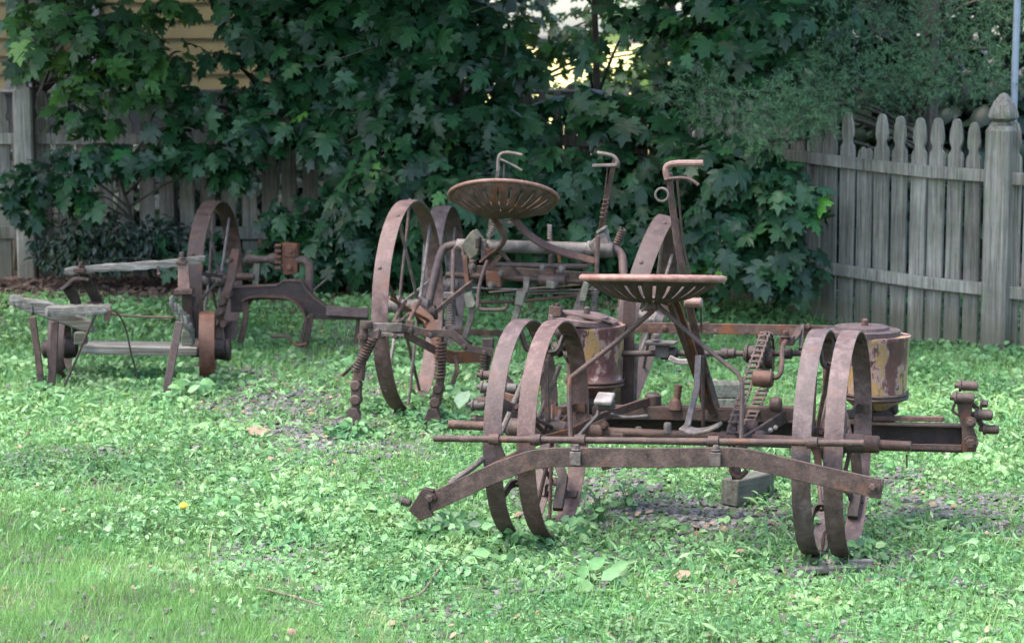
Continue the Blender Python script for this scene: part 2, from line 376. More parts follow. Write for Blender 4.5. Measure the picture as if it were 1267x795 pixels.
# ================================================================== GROUND
def axis_pts(a, b_, st, far):
    l = list(np.arange(a, b_ + 1e-6, st)); e = [b_ + 1, b_ + 3, b_ + 8, b_ + 25, b_ + 80, far]
    return np.array(sorted([2 * ((a + b_) / 2) - q for q in e] + l + e))
gx = axis_pts(-7, 7, .12, 700); gy = axis_pts(3, 19, .12, 900)
XX, YY = np.meshgrid(gx, gy); ZZ = tz(XX, YY)
nx, ny = len(gx), len(gy)
vs = np.stack([XX, YY, ZZ], -1).reshape(-1, 3)
fs = [(j * nx + i, j * nx + i + 1, (j + 1) * nx + i + 1, (j + 1) * nx + i) for j in range(ny - 1) for i in range(nx - 1)]
me = bpy.data.meshes.new('ground'); me.from_pydata(vs.tolist(), [], fs); me.shade_smooth(); me.materials.append(M['ground'])
go = bpy.data.objects.new('ground', me); COL.objects.link(go); tag(go, kind='structure')
mb = MB(); mb.add([(-2.5, 19, .168), (3.2, 19, .168), (20, 300, .168), (-60, 300, .168)], [(0, 1, 2, 3)])
tag(mb.build('bright_gap_sheet', M['gravel'], smooth=0), kind='structure')  # added sheet that makes the gap beyond the fence look sunlit

# ================================================================== FENCES
POST = ground(1234, 437); PR = V((POST.x, POST.y, 0)); PC = V((-.07, 14.95, 0)); PL = V((-5.2, 15.05, 0))
def picket(w_, h, base, dirv, name='picket', broken=False, parent=None):
    hw = w_ / 2
    if broken: half_ = [(hw, 0), (hw, h - .03), (hw * .6, h - .005), (hw * .1, h - .015), (-hw * .3, h), (-hw * .8, h - .02), (-hw, h - .05), (-hw, 0)]; outl = half_
    else:
        r_ = [(hw, 0), (hw, h - .215), (hw * .92, h - .19), (hw * .62, h - .172), (hw * .58, h - .155), (hw * .78, h - .135), (hw * .86, h - .11), (hw * .74, h - .055), (hw * .48, h - .012), (hw * .18, h)]
        outl = r_ + [(-x, y) for x, y in r_[::-1]]
    n = V((-dirv.y, dirv.x, 0)); lean = random.uniform(-.005, .005)
    mb_ = MB().plate([dirv * (x + lean * y) + V((0, 0, y)) + n * random.uniform(-.002, .002) for x, y in outl], n * .019)
    o = mb_.build(name, M['fence'], parent, smooth=0, bevel=.002); o.location = base; return o
def fence(a, b_, gap, label, group, hs, short=(), name='picket_fence'):
    d = (b_ - a); Ln = d.length; d.normalize(); n = V((-d.y, d.x, 0))
    if n.y < 0: n = -n
    root = empty(name, (a.x, a.y, 0), label=label, cat='fence', group=group)
    loc = lambda p: V((p.x - a.x, p.y - a.y, p.z))
    k = 0; t = .08
    while t < Ln - .02:
        p = a + d * t; bz = float(tz(p.x, p.y)) - .02; dz = .10 * float(sstep(12.6, 14, p.y))
        top = 1.245 + dz - bz + random.uniform(-.012, .012)
        br = k in short
        picket(.094 * random.uniform(.96, 1.03), top - (.19 if br else 0), loc(V((p.x, p.y, bz))) + n * .028, d if n.dot(V((-d.y, d.x, 0))) > 0 else -d, broken=br, parent=root)
        k += 1; t += gap * random.uniform(.97, 1.03)
    for h, hh in hs:
        pts = []
        for i in range(9):
            q = a + d * Ln * i / 8; dz = .10 * float(sstep(12.6, 14, q.y)); pts.append(loc(V((q.x, q.y, h + dz + .001 * math.sin(i)))))
        MB().bar(pts, hh, .036, V((0, 0, 1))).build('rail', M['fence'], root, smooth=0, bevel=.004)
    return root
def post(p, w_, top, label):
    root = empty('fence_post', (p.x, p.y, float(tz(p.x, p.y)) - .05), label=label, cat='post')
    H = top - root.location.z; c = .22; s_ = w_ / 2
    oc = lambda r, z: [V((x * r, y * r, z)) for x, y in ((1, -1 + c), (1, 1 - c), (1 - c, 1), (-1 + c, 1), (-1, 1 - c), (-1, -1 + c), (-1 + c, -1), (1 - c, -1))]
    lv = oc(s_, 0) + oc(s_, H - .20) + oc(s_ * .78, H - .175)
    f = [tuple(range(8))[::-1]] + [(k * 8 + i, k * 8 + (i + 1) % 8, (k + 1) * 8 + (i + 1) % 8, (k + 1) * 8 + i) for k in range(2) for i in range(8)] + [tuple(range(16, 24))]
    MB().add(lv, f).build('post_shaft', M['fence'], root, smooth=30, bevel=.003)
    prof = [(.45, H - .176), (.42, H - .155), (.62, H - .15), (.86, H - .135), (.90, H - .12), (.80, H - .09), (.56, H - .045), (.27, H - .012), (.08, H)]
    lv = []
    for r, z in prof: lv += oc(s_ * r, z)
    k_ = len(prof)
    f = [tuple(range(8))[::-1]] + [(k * 8 + i, k * 8 + (i + 1) % 8, (k + 1) * 8 + (i + 1) % 8, (k + 1) * 8 + i) for k in range(k_ - 1) for i in range(8)] + [tuple(range((k_ - 1) * 8, k_ * 8))]
    MB().add(lv, f).build('finial', M['fence'], root, smooth=30)
    root.rotation_euler.z = -R(40) if p.x > 0 else 0
    return root
dR = (PC - PR).normalized()
fence(PR, PC, .115, 'weathered grey picket fence right, running back from the tall post, one picket broken', None, [(.953, .066), (.342, .066)], short=(7,))
fence(PR - dR * 2.2, PR, .115, 'short end of grey picket fence right of the tall post, cut by the photo edge', None, [(.945, .066), (.335, .066)])
fence(PL, PC, .132, 'shaded grey picket fence along the back behind the maple leaves', None, [(.945, .07), (.345, .08)])
post(PR, .145, 1.40, 'tall grey wooden post with spade shaped finial at right end of picket fence')
post(V((atD(34, 340, 14.9).x, 14.93, 0)), .12, 1.55, 'shaded wooden fence post with pointed finial at the left behind the wooden frame')
# pole
p = atD(1254, 150, 13.4)
MB().tube([V((0, 0, -.1)), V((0.0, 0, 1.4)), V((.03, 0, 4.2))], .02, 14).build('metal_pole', M['galv']).location = (p.x, p.y, .1)
tag(bpy.data.objects['metal_pole'], 'pale blue grey metal pole rising behind the right fence post', 'pole')
# chain link behind
cl = empty('chain_link_fence', (-5.0, 15.9, .1), label='thin wire chain link fence behind the shaded picket fence', cat='fence')
mb = MB()
for i in range(0, 92):
    for s_ in (0, 1):
        pts = []
        for k in range(19): pts.append(V((i * .06 + (.03 if (k + s_) % 2 else -.03) * 1.0, 0.003 * s_, k * .066)))
        mb.tube(pts, .0022, 3)
mb.build('wire_mesh', M['wire'], cl, smooth=0)
MB().tube([V((0, 0, 1.22)), V((5.5, 0, 1.22))], .018, 8).build('top_rail', M['wire'], cl)
for x in (0, 2.7, 5.4): MB().tube([V((x, 0.03, -.1)), V((x, .03, 1.27))], .024, 8).build('post', M['wire'], cl)

# ================================================================== HOUSE
hx0, hx1, hy = -9.0, -1.55, 20.0
house = empty('house', (hx0, hy, 0), label='cream clapboard house with a dark window behind the back fence', cat='house')
W = hx1 - hx0; zb = 1.22; ht = 5.2
wx0 = atD(26, 50, hy).x - hx0; wx1 = atD(112, 50, hy).x - hx0; wz0 = atD(26, 98, hy).z; wz1 = wz0 + 1.3
mb = MB(); z = zb
while z < ht:
    z1 = z + .15
    for a, b_ in ([(0, W)] if (z1 < wz0 or z > wz1) else [(0, wx0), (wx1, W)]):
        mb.plate([V((a, 0, z)), V((a, -.022, z)), V((a, -.006, z1)), V((a, .0, z1))], V((b_ - a, 0, 0)))
    z = z1
mb.box((W / 2, 4.05, (zb + ht) / 2), (W, 7.9, ht - zb))
mb.build('wall', M['siding'], house, smooth=0)
MB().box((W / 2, 4.05, .6), (W - .1, 7.9, 1.23)).build('foundation', M['trim'], house, smooth=0)
win = MB(); cxw = (wx0 + wx1) / 2; ww = wx1 - wx0; wh = wz1 - wz0
for q in (wx0 + .03, wx1 - .03, cxw): win.box((q, -.03, (wz0 + wz1) / 2), (.05, .06, wh))
for q in (wz0 + .02, wz1 - .02): win.box((cxw, -.032, q), (ww - .004, .056, .05))
wf = win.build('window', M['trim'], house, smooth=0)
MB().box((cxw, -.012, (wz0 + wz1) / 2), (ww - .01, .01, wh - .01)).build('pane', M['darkglass'], wf, smooth=0)
MB().box((cxw, -.022, wz0 + .17), (ww * .62, .006, .24)).build('blind', M['terracotta'], wf, smooth=0)
tr = MB()
for q in (wx1 + .05, wx0 - .05): tr.box((q, -.04, (wz0 + wz1) / 2), (.07, .03, wh + .1))
tr.box((cxw, -.045, wz0 - .05), (ww + .25, .05, .06)); tr.build('window_casing', M['whitewood'], house, smooth=0)
MB().plate([V((-.4, -.5, ht)), V((-.4, 4.05, ht + 2.6)), V((-.4, 8.6, ht)), V((-.4, 8.6, ht - .15)), V((-.4, -.5, ht - .15))], V((W + .8, 0, 0))).build('roof', M['shingle'], house, smooth=0)

# ================================================================== TREES
def tree(name, label, cat, group, trunk, clusters, mat, size=(.11, .17), kind='maple', trunk_r=.05, dens=1.0, side=True, spread=.5):
    """clusters: (px, py, D, rx, ry, rz, n) -- centre seen at a pixel at depth D, radii in metres"""
    base = V((trunk[0].x, trunk[0].y, float(tz(trunk[0].x, trunk[0].y)) - .05))
    root = empty(name, base, label=label, cat=cat, group=group)
    tp = [V((q.x, q.y, q.z)) - base for q in trunk]; tp[0].z = 0
    tb = MB(); sp = smoothpts(tp, 6); tb.tube(sp, [trunk_r * (1 - .75 * i / (len(sp) - 1)) for i in range(len(sp))], 9)
    P0, S, NN, TT, RR = [], [], [], [], []
    for c in clusters:
        cw = atD(c[0], c[1], c[2]) if len(c) == 7 else V(c[7]); cc = cw - base
        # limb to the cluster
        st = min(sp, key=lambda q: (q - cc).length + abs(q.z - cc.z * .7)); mid = (st + cc) / 2 + V((0, 0, .08)) 
        lp = smoothpts([st, mid, cc], 5); tb.tube(lp, [trunk_r * .4 * (1 - .7 * i / (len(lp) - 1)) for i in range(len(lp))], 6)
        for _ in range(5):
            d = V((random.gauss(0, 1) * c[3], random.gauss(0, 1) * c[4], random.gauss(0, 1) * c[5])) * .55
            tb.tube(smoothpts([cc, cc + d * .5 + V((0, 0, .02)), cc + d], 3), [.006, .0055, .005, .0045, .004, .003, .002][:7], 4)
        n = int(c[6] * dens)
        q = nrm(rng.normal(size=(n, 3))); rad = rng.random((n, 1)) ** .45
        nz = 1 + .45 * (fnoise(q[:, 0] * 3 + c[0], q[:, 2] * 3 + c[1], 1.0)[:, None] - .5) * 2
        off = q * rad * nz * np.array([[c[3], c[4], c[5]]])
        P0.append(np.array(cc)[None] + off)
        nn = q * .55 + rng.normal(size=(n, 3)) * spread + np.array([[0, -.45, .75]])
        tt = q * .5 + rng.normal(size=(n, 3)) * .45 + np.array([[0, -.15, -.75]])
        NN.append(nn); TT.append(tt); S.append(rng.uniform(size[0], size[1], n) * (1 - .5 * rng.random(n) ** 3)); 
        clump = fnoise(off[:, 0] + c[0], off[:, 2] + c[1], 4.0)
        RR.append(np.clip(rng.random(n) * .75 + (clump - .5) * .6 + (rng.random(n) > .97) * .25, 0, 1))
    tb.build('trunk', M['bark'], root)
    P0 = np.concatenate(P0); X, Y, Z = orient(np.concatenate(NN), np.concatenate(TT)); S = np.concatenate(S); RR = np.concatenate(RR)
    T, F = (MAPLE, MTRI) if kind == 'maple' else ((DIA, DTRI) if kind == 'dia' else (OVAL, DTRI))
    leafmesh('crown', mat, T, F, P0, X, Y, Z, S, RR, root)
    return root
def TR(px, D, lean=0, h=2.2, px2=None):
    b0 = atD(px, 350, D); return [V((b0.x, D, 0)), V((b0.x + lean * .3, D, h * .35)), V((b0.x + lean * .7, D, h * .7)), V((b0.x + lean, D, h))]
G1 = 'maples growing through the picket fence'
# far left tree with hanging bright leaves
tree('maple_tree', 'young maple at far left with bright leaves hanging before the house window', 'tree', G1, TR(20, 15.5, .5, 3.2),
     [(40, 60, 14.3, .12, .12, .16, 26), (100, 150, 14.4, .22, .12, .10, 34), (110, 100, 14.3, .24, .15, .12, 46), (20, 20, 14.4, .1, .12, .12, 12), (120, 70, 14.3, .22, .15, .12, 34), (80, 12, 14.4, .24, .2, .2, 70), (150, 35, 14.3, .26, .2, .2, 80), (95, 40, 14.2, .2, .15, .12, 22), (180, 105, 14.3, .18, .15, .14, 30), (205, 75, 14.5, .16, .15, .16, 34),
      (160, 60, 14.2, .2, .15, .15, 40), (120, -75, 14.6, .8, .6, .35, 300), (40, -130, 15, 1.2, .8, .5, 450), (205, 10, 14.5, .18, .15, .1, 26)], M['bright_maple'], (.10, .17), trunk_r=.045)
tree('maple_tree', 'dark maple bough leaning over the fence left of the large spoked wheels', 'tree', G1, TR(330, 15.7, .2, 3.4),
     [(345, 50, 14.6, .30, .25, .25, 110), (390, 95, 14.5, .30, .25, .2, 110), (430, 40, 14.6, .45, .35, .3, 210), (355, 5, 14.7, .4, .3, .16, 110), (300, 115, 14.5, .16, .15, .08, 20),
      (330, -70, 15, 1.0, .8, .4, 500), (470, 105, 14.5, .28, .25, .25, 120), (300, 30, 14.5, .14, .12, .12, 24), (240, 130, 14.4, .22, .15, .10, 40), (310, 150, 14.4, .25, .15, .10, 45), (400, 160, 14.3, .3, .2, .14, 90), (270, 70, 14.5, .1, .1, .1, 12), (345, 120, 14.5, .12, .12, .1, 14)], M['maple'], (.11, .17), trunk_r=.05)
tree('maple_sapling', 'low maple sapling spreading across the picket fence behind the wooden frame', 'sapling', G1, TR(190, 14.75, -.3, 1.2),
     [(60, 215, 14.4, .36, .15, .10, 75), (150, 195, 14.4, .40, .15, .10, 90), (240, 195, 14.4, .4, .15, .09, 85), (320, 175, 14.4, .3, .15, .09, 55), (100, 250, 14.4, .16, .12, .08, 24), (290, 215, 14.4, .18, .12, .07, 28), (15, 240, 14.4, .2, .12, .10, 36), (220, 160, 14.4, .16, .1, .05, 14), (40, 270, 14.4, .08, .1, .06, 9)], M['maple'], (.10, .15), trunk_r=.02)
tree('maple_sapling', 'maple sapling growing low behind the left large wheel', 'sapling', G1, TR(330, 14.6, .1, 1.0),
     [(350, 285, 14.2, .20, .15, .15, 42), (385, 265, 14.2, .22, .15, .16, 50), (430, 300, 14.1, .30, .2, .22, 120), (250, 318, 14.3, .28, .15, .12, 60), (400, 332, 14.0, .25, .2, .10, 55), (340, 320, 14.2, .2, .15, .1, 40)], M['maple'], (.10, .15), trunk_r=.018)
tree('maple_tree', 'dense dark maple filling the centre behind the tilted pan seat', 'tree', G1, TR(560, 14.9, .1, 3.4),
     [(540, 40, 14.5, .50, .4, .35, 330), (500, 150, 14.2, .36, .3, .22, 180), (590, 170, 14.1, .38, .35, .25, 210), (470, 235, 13.9, .30, .25, .2, 110), (560, 260, 13.8, .40, .3, .25, 200),
      (620, 250, 13.8, .36, .3, .25, 170), (440, 300, 14.0, .28, .25, .2, 100), (625, 75, 14.3, .22, .25, .2, 80), (520, -75, 14.8, 1.1, .9, .4, 600), (540, 320, 14.0, .5, .25, .2, 160), (420, 180, 14.2, .2, .2, .1, 40)], M['maple'], (.11, .18), trunk_r=.06)
tree('maple_tree', 'maple with low spreading boughs right of the tilted pan seat', 'tree', G1, TR(745, 15.3, -.1, 3.2),
     [(690, 215, 14.0, .34, .3, .2, 150), (760, 235, 13.9, .38, .3, .24, 190), (700, 290, 13.9, .4, .3, .22, 170), (790, 290, 13.8, .38, .3, .22, 170), (835, 205, 13.9, .30, .3, .22, 140),
      (655, 150, 14.3, .2, .2, .12, 45), (860, 110, 14.2, .26, .25, .2, 95), (735, -110, 15, .8, .8, .25, 160), (820, 165, 14.0, .14, .2, .08, 22), (740, 330, 13.9, .45, .25, .13, 110), (790, 20, 14.3, .22, .2, .10, 24), (720, 60, 14.2, .15, .15, .06, 10), (775, 150, 14.0, .3, .15, .10, 70), (725, 125, 14.2, .2, .15, .07, 30), (820, 130, 14.0, .2, .15, .08, 30)], M['maple'], (.11, .18), trunk_r=.035)
tree('maple_tree', 'bluish green maple clump at the left end of the lit picket fence', 'tree', G1, TR(900, 13.9, .05, 2.6),
     [(925, 215, 13.2, .28, .24, .18, 120), (960, 250, 13.1, .20, .2, .2, 100), (900, 290, 13.2, .30, .25, .25, 160), (965, 320, 13.05, .22, .2, .2, 130), (985, 250, 13.0, .14, .15, .2, 70), (880, 190, 13.4, .24, .25, .16, 85), (870, 340, 13.3, .22, .2, .10, 40),
      (900, 60, 13.9, .42, .35, .28, 190), (960, 30, 13.9, .45, .4, .25, 190), (860, 45, 14.2, .3, .3, .22, 90), (900, -75, 14.4, 1.0, .8, .4, 500)], M['maple'], (.10, .17), trunk_r=.035)
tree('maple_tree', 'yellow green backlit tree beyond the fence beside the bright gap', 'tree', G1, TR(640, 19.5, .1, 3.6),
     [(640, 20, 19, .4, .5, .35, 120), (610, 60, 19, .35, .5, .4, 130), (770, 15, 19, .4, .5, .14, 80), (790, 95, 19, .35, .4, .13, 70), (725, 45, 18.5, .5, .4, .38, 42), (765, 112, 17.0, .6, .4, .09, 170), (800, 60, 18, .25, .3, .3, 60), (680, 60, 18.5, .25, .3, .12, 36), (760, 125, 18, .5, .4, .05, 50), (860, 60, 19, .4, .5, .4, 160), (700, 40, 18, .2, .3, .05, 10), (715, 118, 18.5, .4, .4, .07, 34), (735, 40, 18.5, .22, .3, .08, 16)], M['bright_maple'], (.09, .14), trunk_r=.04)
# canopy out of view above the fence, added and spread to shade it
for q_, (x_, l_) in enumerate([(-3.4, 'added maple with canopy out of view to shade the left end of the back fence'), (-1.2, 'added maple with canopy out of view to shade the middle of the back fence'), (1.0, 'added maple with canopy out of view to shade the fence corner')]):
    tree('added_shade_tree', l_, 'tree', 'trees added to shade the back fence and house', [V((x_, 16.3, 0)), V((x_, 16.2, 1.2)), V((x_ + .1, 16, 2.4)), V((x_, 15.6, 4.2))],
         [(0, 0, 0, 1.35, 1.3, .40, 1100, (x_, 14.2, 2.95)), (0, 0, 0, 1.3, 1.0, .45, 500, (x_ + .3, 15.6, 4.1)), (0, 0, 0, 1.2, .9, .35, 600, (x_ + .2, 12.9, 3.5)), (0, 0, 0, 1.35, 1.1, .35, 620, (x_ - .2, 11.6, 4.0))], M['maple'], (.15, .22), trunk_r=.06)

for x_, l_ in ((-4.6, 'added maple out of view to shade the house wall near its window'), (-2.2, 'added maple out of view to shade the right end of the house wall')):  # canopies out of view, added to darken the house wall
    tree('added_shade_tree', l_, 'tree', 'trees added to shade the back fence and house', [V((x_ - 1.6, 18.6, 0)), V((x_ - 1.5, 18.6, 1.2)), V((x_ - 1, 18.6, 2.4)), V((x_, 18.4, 4.2))],
         [(0, 0, 0, 1.6, 1.0, .6, 700, (x_, 18.2, 3.6)), (0, 0, 0, 1.4, .8, .5, 400, (x_, 17.3, 4.3))], M['maple'], (.16, .24), trunk_r=.05)
# background trees, dark
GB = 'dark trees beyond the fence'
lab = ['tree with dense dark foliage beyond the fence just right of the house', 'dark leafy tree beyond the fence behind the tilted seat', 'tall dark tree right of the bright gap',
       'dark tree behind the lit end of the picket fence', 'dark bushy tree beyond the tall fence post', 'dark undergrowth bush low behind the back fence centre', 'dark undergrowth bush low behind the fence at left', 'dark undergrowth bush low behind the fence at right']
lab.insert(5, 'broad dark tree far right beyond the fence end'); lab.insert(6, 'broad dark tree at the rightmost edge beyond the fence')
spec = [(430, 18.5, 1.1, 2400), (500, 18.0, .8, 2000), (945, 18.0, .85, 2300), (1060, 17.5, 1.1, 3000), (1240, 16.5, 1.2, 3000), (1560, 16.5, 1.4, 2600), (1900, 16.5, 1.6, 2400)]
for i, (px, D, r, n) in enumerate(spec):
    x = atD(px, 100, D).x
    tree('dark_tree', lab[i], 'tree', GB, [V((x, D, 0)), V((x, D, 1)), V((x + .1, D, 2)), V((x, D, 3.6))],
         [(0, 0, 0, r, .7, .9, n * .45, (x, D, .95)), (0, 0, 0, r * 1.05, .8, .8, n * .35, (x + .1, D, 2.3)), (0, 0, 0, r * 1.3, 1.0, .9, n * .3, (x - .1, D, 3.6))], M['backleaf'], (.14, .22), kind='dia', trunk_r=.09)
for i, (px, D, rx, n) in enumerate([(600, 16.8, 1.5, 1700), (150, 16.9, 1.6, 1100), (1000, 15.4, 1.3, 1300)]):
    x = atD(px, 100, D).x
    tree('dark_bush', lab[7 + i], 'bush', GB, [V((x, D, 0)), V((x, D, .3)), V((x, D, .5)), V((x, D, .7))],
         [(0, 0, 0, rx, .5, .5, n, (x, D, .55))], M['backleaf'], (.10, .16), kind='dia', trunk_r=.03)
# low periwinkle by the left post
tree('evergreen_shrub', 'low dark small leaved shrub against the fence foot behind the wooden frame', 'shrub', None, TR(150, 14.6, 0, .35),
     [(90, 305, 14.4, .3, .15, .13, 420), (150, 295, 14.4, .35, .15, .15, 550), (210, 300, 14.4, .25, .15, .13, 380), (120, 325, 14.3, .4, .12, .07, 300)], M['backleaf'], (.04, .07), kind='oval', trunk_r=.012)

# juniper
base = V((atD(1140, 100, 14.6).x, 14.6, .1))
jr = empty('juniper_tree', base, label='feathery blue green juniper overhanging the lit picket fence', cat='tree')
tb = MB(); tb.tube(smoothpts([V((0, 0, 0)), V((.05, 0, 1.2)), V((0, 0, 3.6))], 5), .06, 8)
JC = [(985, 150, 13.0, .26, .15, .12), (1010, 130, 13.1, .2, .15, .1), (870, 115, 13.3, .22, .2, .12), (905, 140, 13.2, .25, .2, .15), (950, 135, 13.1, .3, .2, .12), (1000, 110, 13.2, .3, .25, .14), (1060, 95, 13.4, .35, .3, .2), (1120, 110, 13.5, .3, .3, .15), (1180, 100, 13.5, .35, .3, .16),
      (1080, 40, 13.7, .45, .4, .25), (1160, 40, 13.7, .45, .4, .3), (1230, 60, 13.7, .35, .3, .3), (1010, 30, 13.8, .3, .3, .15), (945, 175, 13.0, .14, .12, .1), (1100, -60, 14.2, 1.0, .6, .35), (1250, 0, 13.9, .4, .4, .4)]
P0, Yd, S, RR = [], [], [], []
for c in JC:
    cw = atD(c[0], c[1], c[2]) - base; st = V((0, 0, max(.5, cw.z - .25)))
    tb.tube(smoothpts([st, (st + cw) / 2 + V((0, 0, .1)), cw], 4), .012, 5)
    ns = int(180 * (c[3] * c[5]) ** .5 * 4.2)
    q = nrm(rng.normal(size=(ns, 3))); cen = np.array(cw)[None] + q * rng.random((ns, 1)) ** .5 * np.array([[c[3], c[4], c[5]]])
    dr = nrm(q * .6 + rng.normal(size=(ns, 3)) * .35 + np.array([[-.35, -.5, -.1]]))
    L_ = rng.uniform(.06, .13, ns)
    for k in range(16):                              # needles along every little spray
        t = k / 16; P0.append(cen + dr * (L_ * t)[:, None]); Yd.append(nrm(dr + rng.normal(size=(ns, 3)) * .75)); S.append(rng.uniform(.018, .034, ns) * (1.2 - .5 * t)); RR.append(np.clip(rng.random(ns) * .35 + np.repeat(rng.random(), ns) * .1 + .5 * vnoise(cen[:, 0], cen[:, 2], 6), 0, 1))
tb.build('trunk', M['bark'], jr)
P0 = np.concatenate(P0); Yd = np.concatenate(Yd); X, Y, Z = orient(rng.normal(size=P0.shape), Yd)
leafmesh('crown', M['juniper'], [(-.11, 0, 0), (.11, 0, 0), (0, 1, 0)], [(0, 1, 2)], P0, X, Y, Z, np.concatenate(S), np.concatenate(RR), jr)
#@@COVER
# ================================================================== GROUND COVER
def wpt(px, py): g_ = ground(px, py); return g_.x, g_.y
patches = []                                            # slate and bare earth: centre, radii, strength
for px, py, rx, ry, s_ in [(850, 635, .60, .38, 1.1), (740, 610, .35, .4, .9), (920, 640, .4, .3, 1), (900, 660, .45, .25, .9), (1160, 625, .4, .35, .9), (1200, 650, .3, .2, .8), (1110, 600, .25, .3, .8), (420, 530, .5, .55, 1), (350, 495, .45, .6, .9), (280, 480, .3, .6, .8),
                           (250, 460, .25, .35, .5), (430, 480, .35, .8, .6), (390, 430, .4, .8, .7), (560, 640, .12, .1, .5), (330, 690, .25, .18, .55), (660, 680, .2, .12, .7), (800, 690, .4, .2, .6), (980, 720, .35, .1, .7), (1060, 690, .3, .12, .9), (1020, 704, .22, .10, 1.1), (655, 680, .16, .09, .8), (240, 600, .3, .14, .35), (150, 520, .4, .2, .3), (1000, 640, .4, .3, .7)]:
    x, y = wpt(px, py); patches.append((x, y, rx, ry, s_))
def bare(x, y):
    b_ = np.zeros_like(x)
    for cx, cy, rx, ry, s_ in patches: b_ = np.maximum(b_, s_ * np.exp(-(((x - cx) / rx) ** 2 + ((y - cy) / ry) ** 2)))
    return b_
la = V(wpt(-60, 590)); lb = V(wpt(470, 800)); ld = (lb - la).normalized()
def lawn(x, y): return (x - la.x) * ld.y - (y - la.y) * ld.x    # > 0 on the lawn side
def scatter(n, y0, y1, margin=.7):
    if margin == .7: n = int(n * (((y0 + y1) / 2 * CX / FPX + 1.9) / ((y0 + y1) / 2 * CX / FPX + .7))); margin = 1.9
    y = rng.uniform(y0, y1, n * 2); hw = y * (CX / FPX) + margin; x = rng.uniform(-1, 1, n * 2) * (y1 * CX / FPX + margin)
    k = np.abs(x) < hw; return x[k][:n], y[k][:n]
CLOV = []; CLT = []
for q in range(3):
    a = q * 2.094; cs, sn = math.cos(a), math.sin(a); o_ = len(CLOV)
    for x, y, z in [(0, 0, 0), (.26, .22, .03), (.30, .45, 0), (0, .55, -.03), (-.30, .45, 0), (-.26, .22, .03), (0, .3, -.02)]: CLOV.append((x * cs - y * sn, x * sn + y * cs, z))
    CLT += [(o_ + 6, o_ + t, o_ + (t + 1) % 6) for t in range(6)]
WIDE = [(x * 1.3, y, z) for x, y, z in OVAL]; LANCE = [(x * .55, y * 1.3, z) for x, y, z in OVAL]
def cover(name, label, zones, tmpl, tris, so_, per, keepn, sc=(.55, .8, 1, 1.3), hmax=.075, rr_=.05):
    P0, NN, TT, S, RR = [], [], [], [], []
    for y0, y1, npl, ls in zones:
        x, y = scatter(npl, y0, y1)
        keep = rng.random(len(x)) > bare(x, y) * 1.15 - .08
        keep &= (lawn(x, y) < rng.normal(0, .12, len(x)))
        keep &= fnoise(x + so_, y, 2.2) + rng.random(len(x)) * .35 > keepn
        x, y = x[keep], y[keep]
        sp = fnoise(x + 30 + so_, y, 1.6); hgt = np.clip((fnoise(x + 9, y + 4, 1.9) - .3) * 1.8, .1, 1.1) * rng.uniform(.3, 1.4, len(x))
        for j in range(per):
            a = rng.random(len(x)) * 6.283; rr = rng.uniform(.004, rr_, len(x)); hz = rng.uniform(.004, hmax, len(x)) * hgt
            px_ = x + np.cos(a) * rr; py_ = y + np.sin(a) * rr
            P0.append(np.stack([px_, py_, tz(px_, py_) + hz], 1))
            NN.append(np.stack([np.cos(a) * .5, np.sin(a) * .5 - .35, np.ones_like(a)], 1) + rng.normal(size=(len(x), 3)) * .5)
            TT.append(np.stack([np.cos(a), np.sin(a), rng.uniform(-.5, .5, len(x))], 1))
            S.append(rng.uniform(ls[0], ls[1], len(x)) * (.5 + .7 * sp) * rng.choice(sc, len(x))); RR.append(np.clip(rng.random(len(x)) * .5 + (sp - .5) * 1.3 + .25, 0, 1))
    P0 = np.concatenate(P0); X, Y, Z = orient(np.concatenate(NN), np.concatenate(TT))
    tag(leafmesh(name, M['weed'], tmpl, tris, P0, X, Y, Z, np.concatenate(S), np.concatenate(RR)), label, 'ground cover', kind='stuff')
cover('ground_cover', 'low bright green broad leaved weeds covering the yard', [(5.6, 7.2, 2500, (.019, .038)), (7.2, 9, 3900, (.019, .040)), (9, 11.2, 4800, (.023, .044)), (11.2, 13.9, 4200, (.032, .058))], WIDE, DTRI, 0, 8, .49)
cover('clover', 'small three leaved clover between the weeds', [(5.6, 7.2, 3200, (.014, .025)), (7.2, 9, 4700, (.016, .027)), (9, 11.2, 4000, (.018, .03)), (11.2, 13.9, 4000, (.02, .032))], CLOV, CLT, 17, 6, .44, (.7, 1, 1.2), .045)
cover('narrow_leaved_weeds', 'narrow leaved creeping weeds through the yard', [(5.6, 7.2, 1900, (.020, .042)), (7.2, 9, 2800, (.020, .042)), (9, 11.2, 3400, (.024, .045)), (11.2, 13.9, 2600, (.028, .05))], LANCE, DTRI, 51, 9, .50, (.6, 1, 1.3), .09, .035)
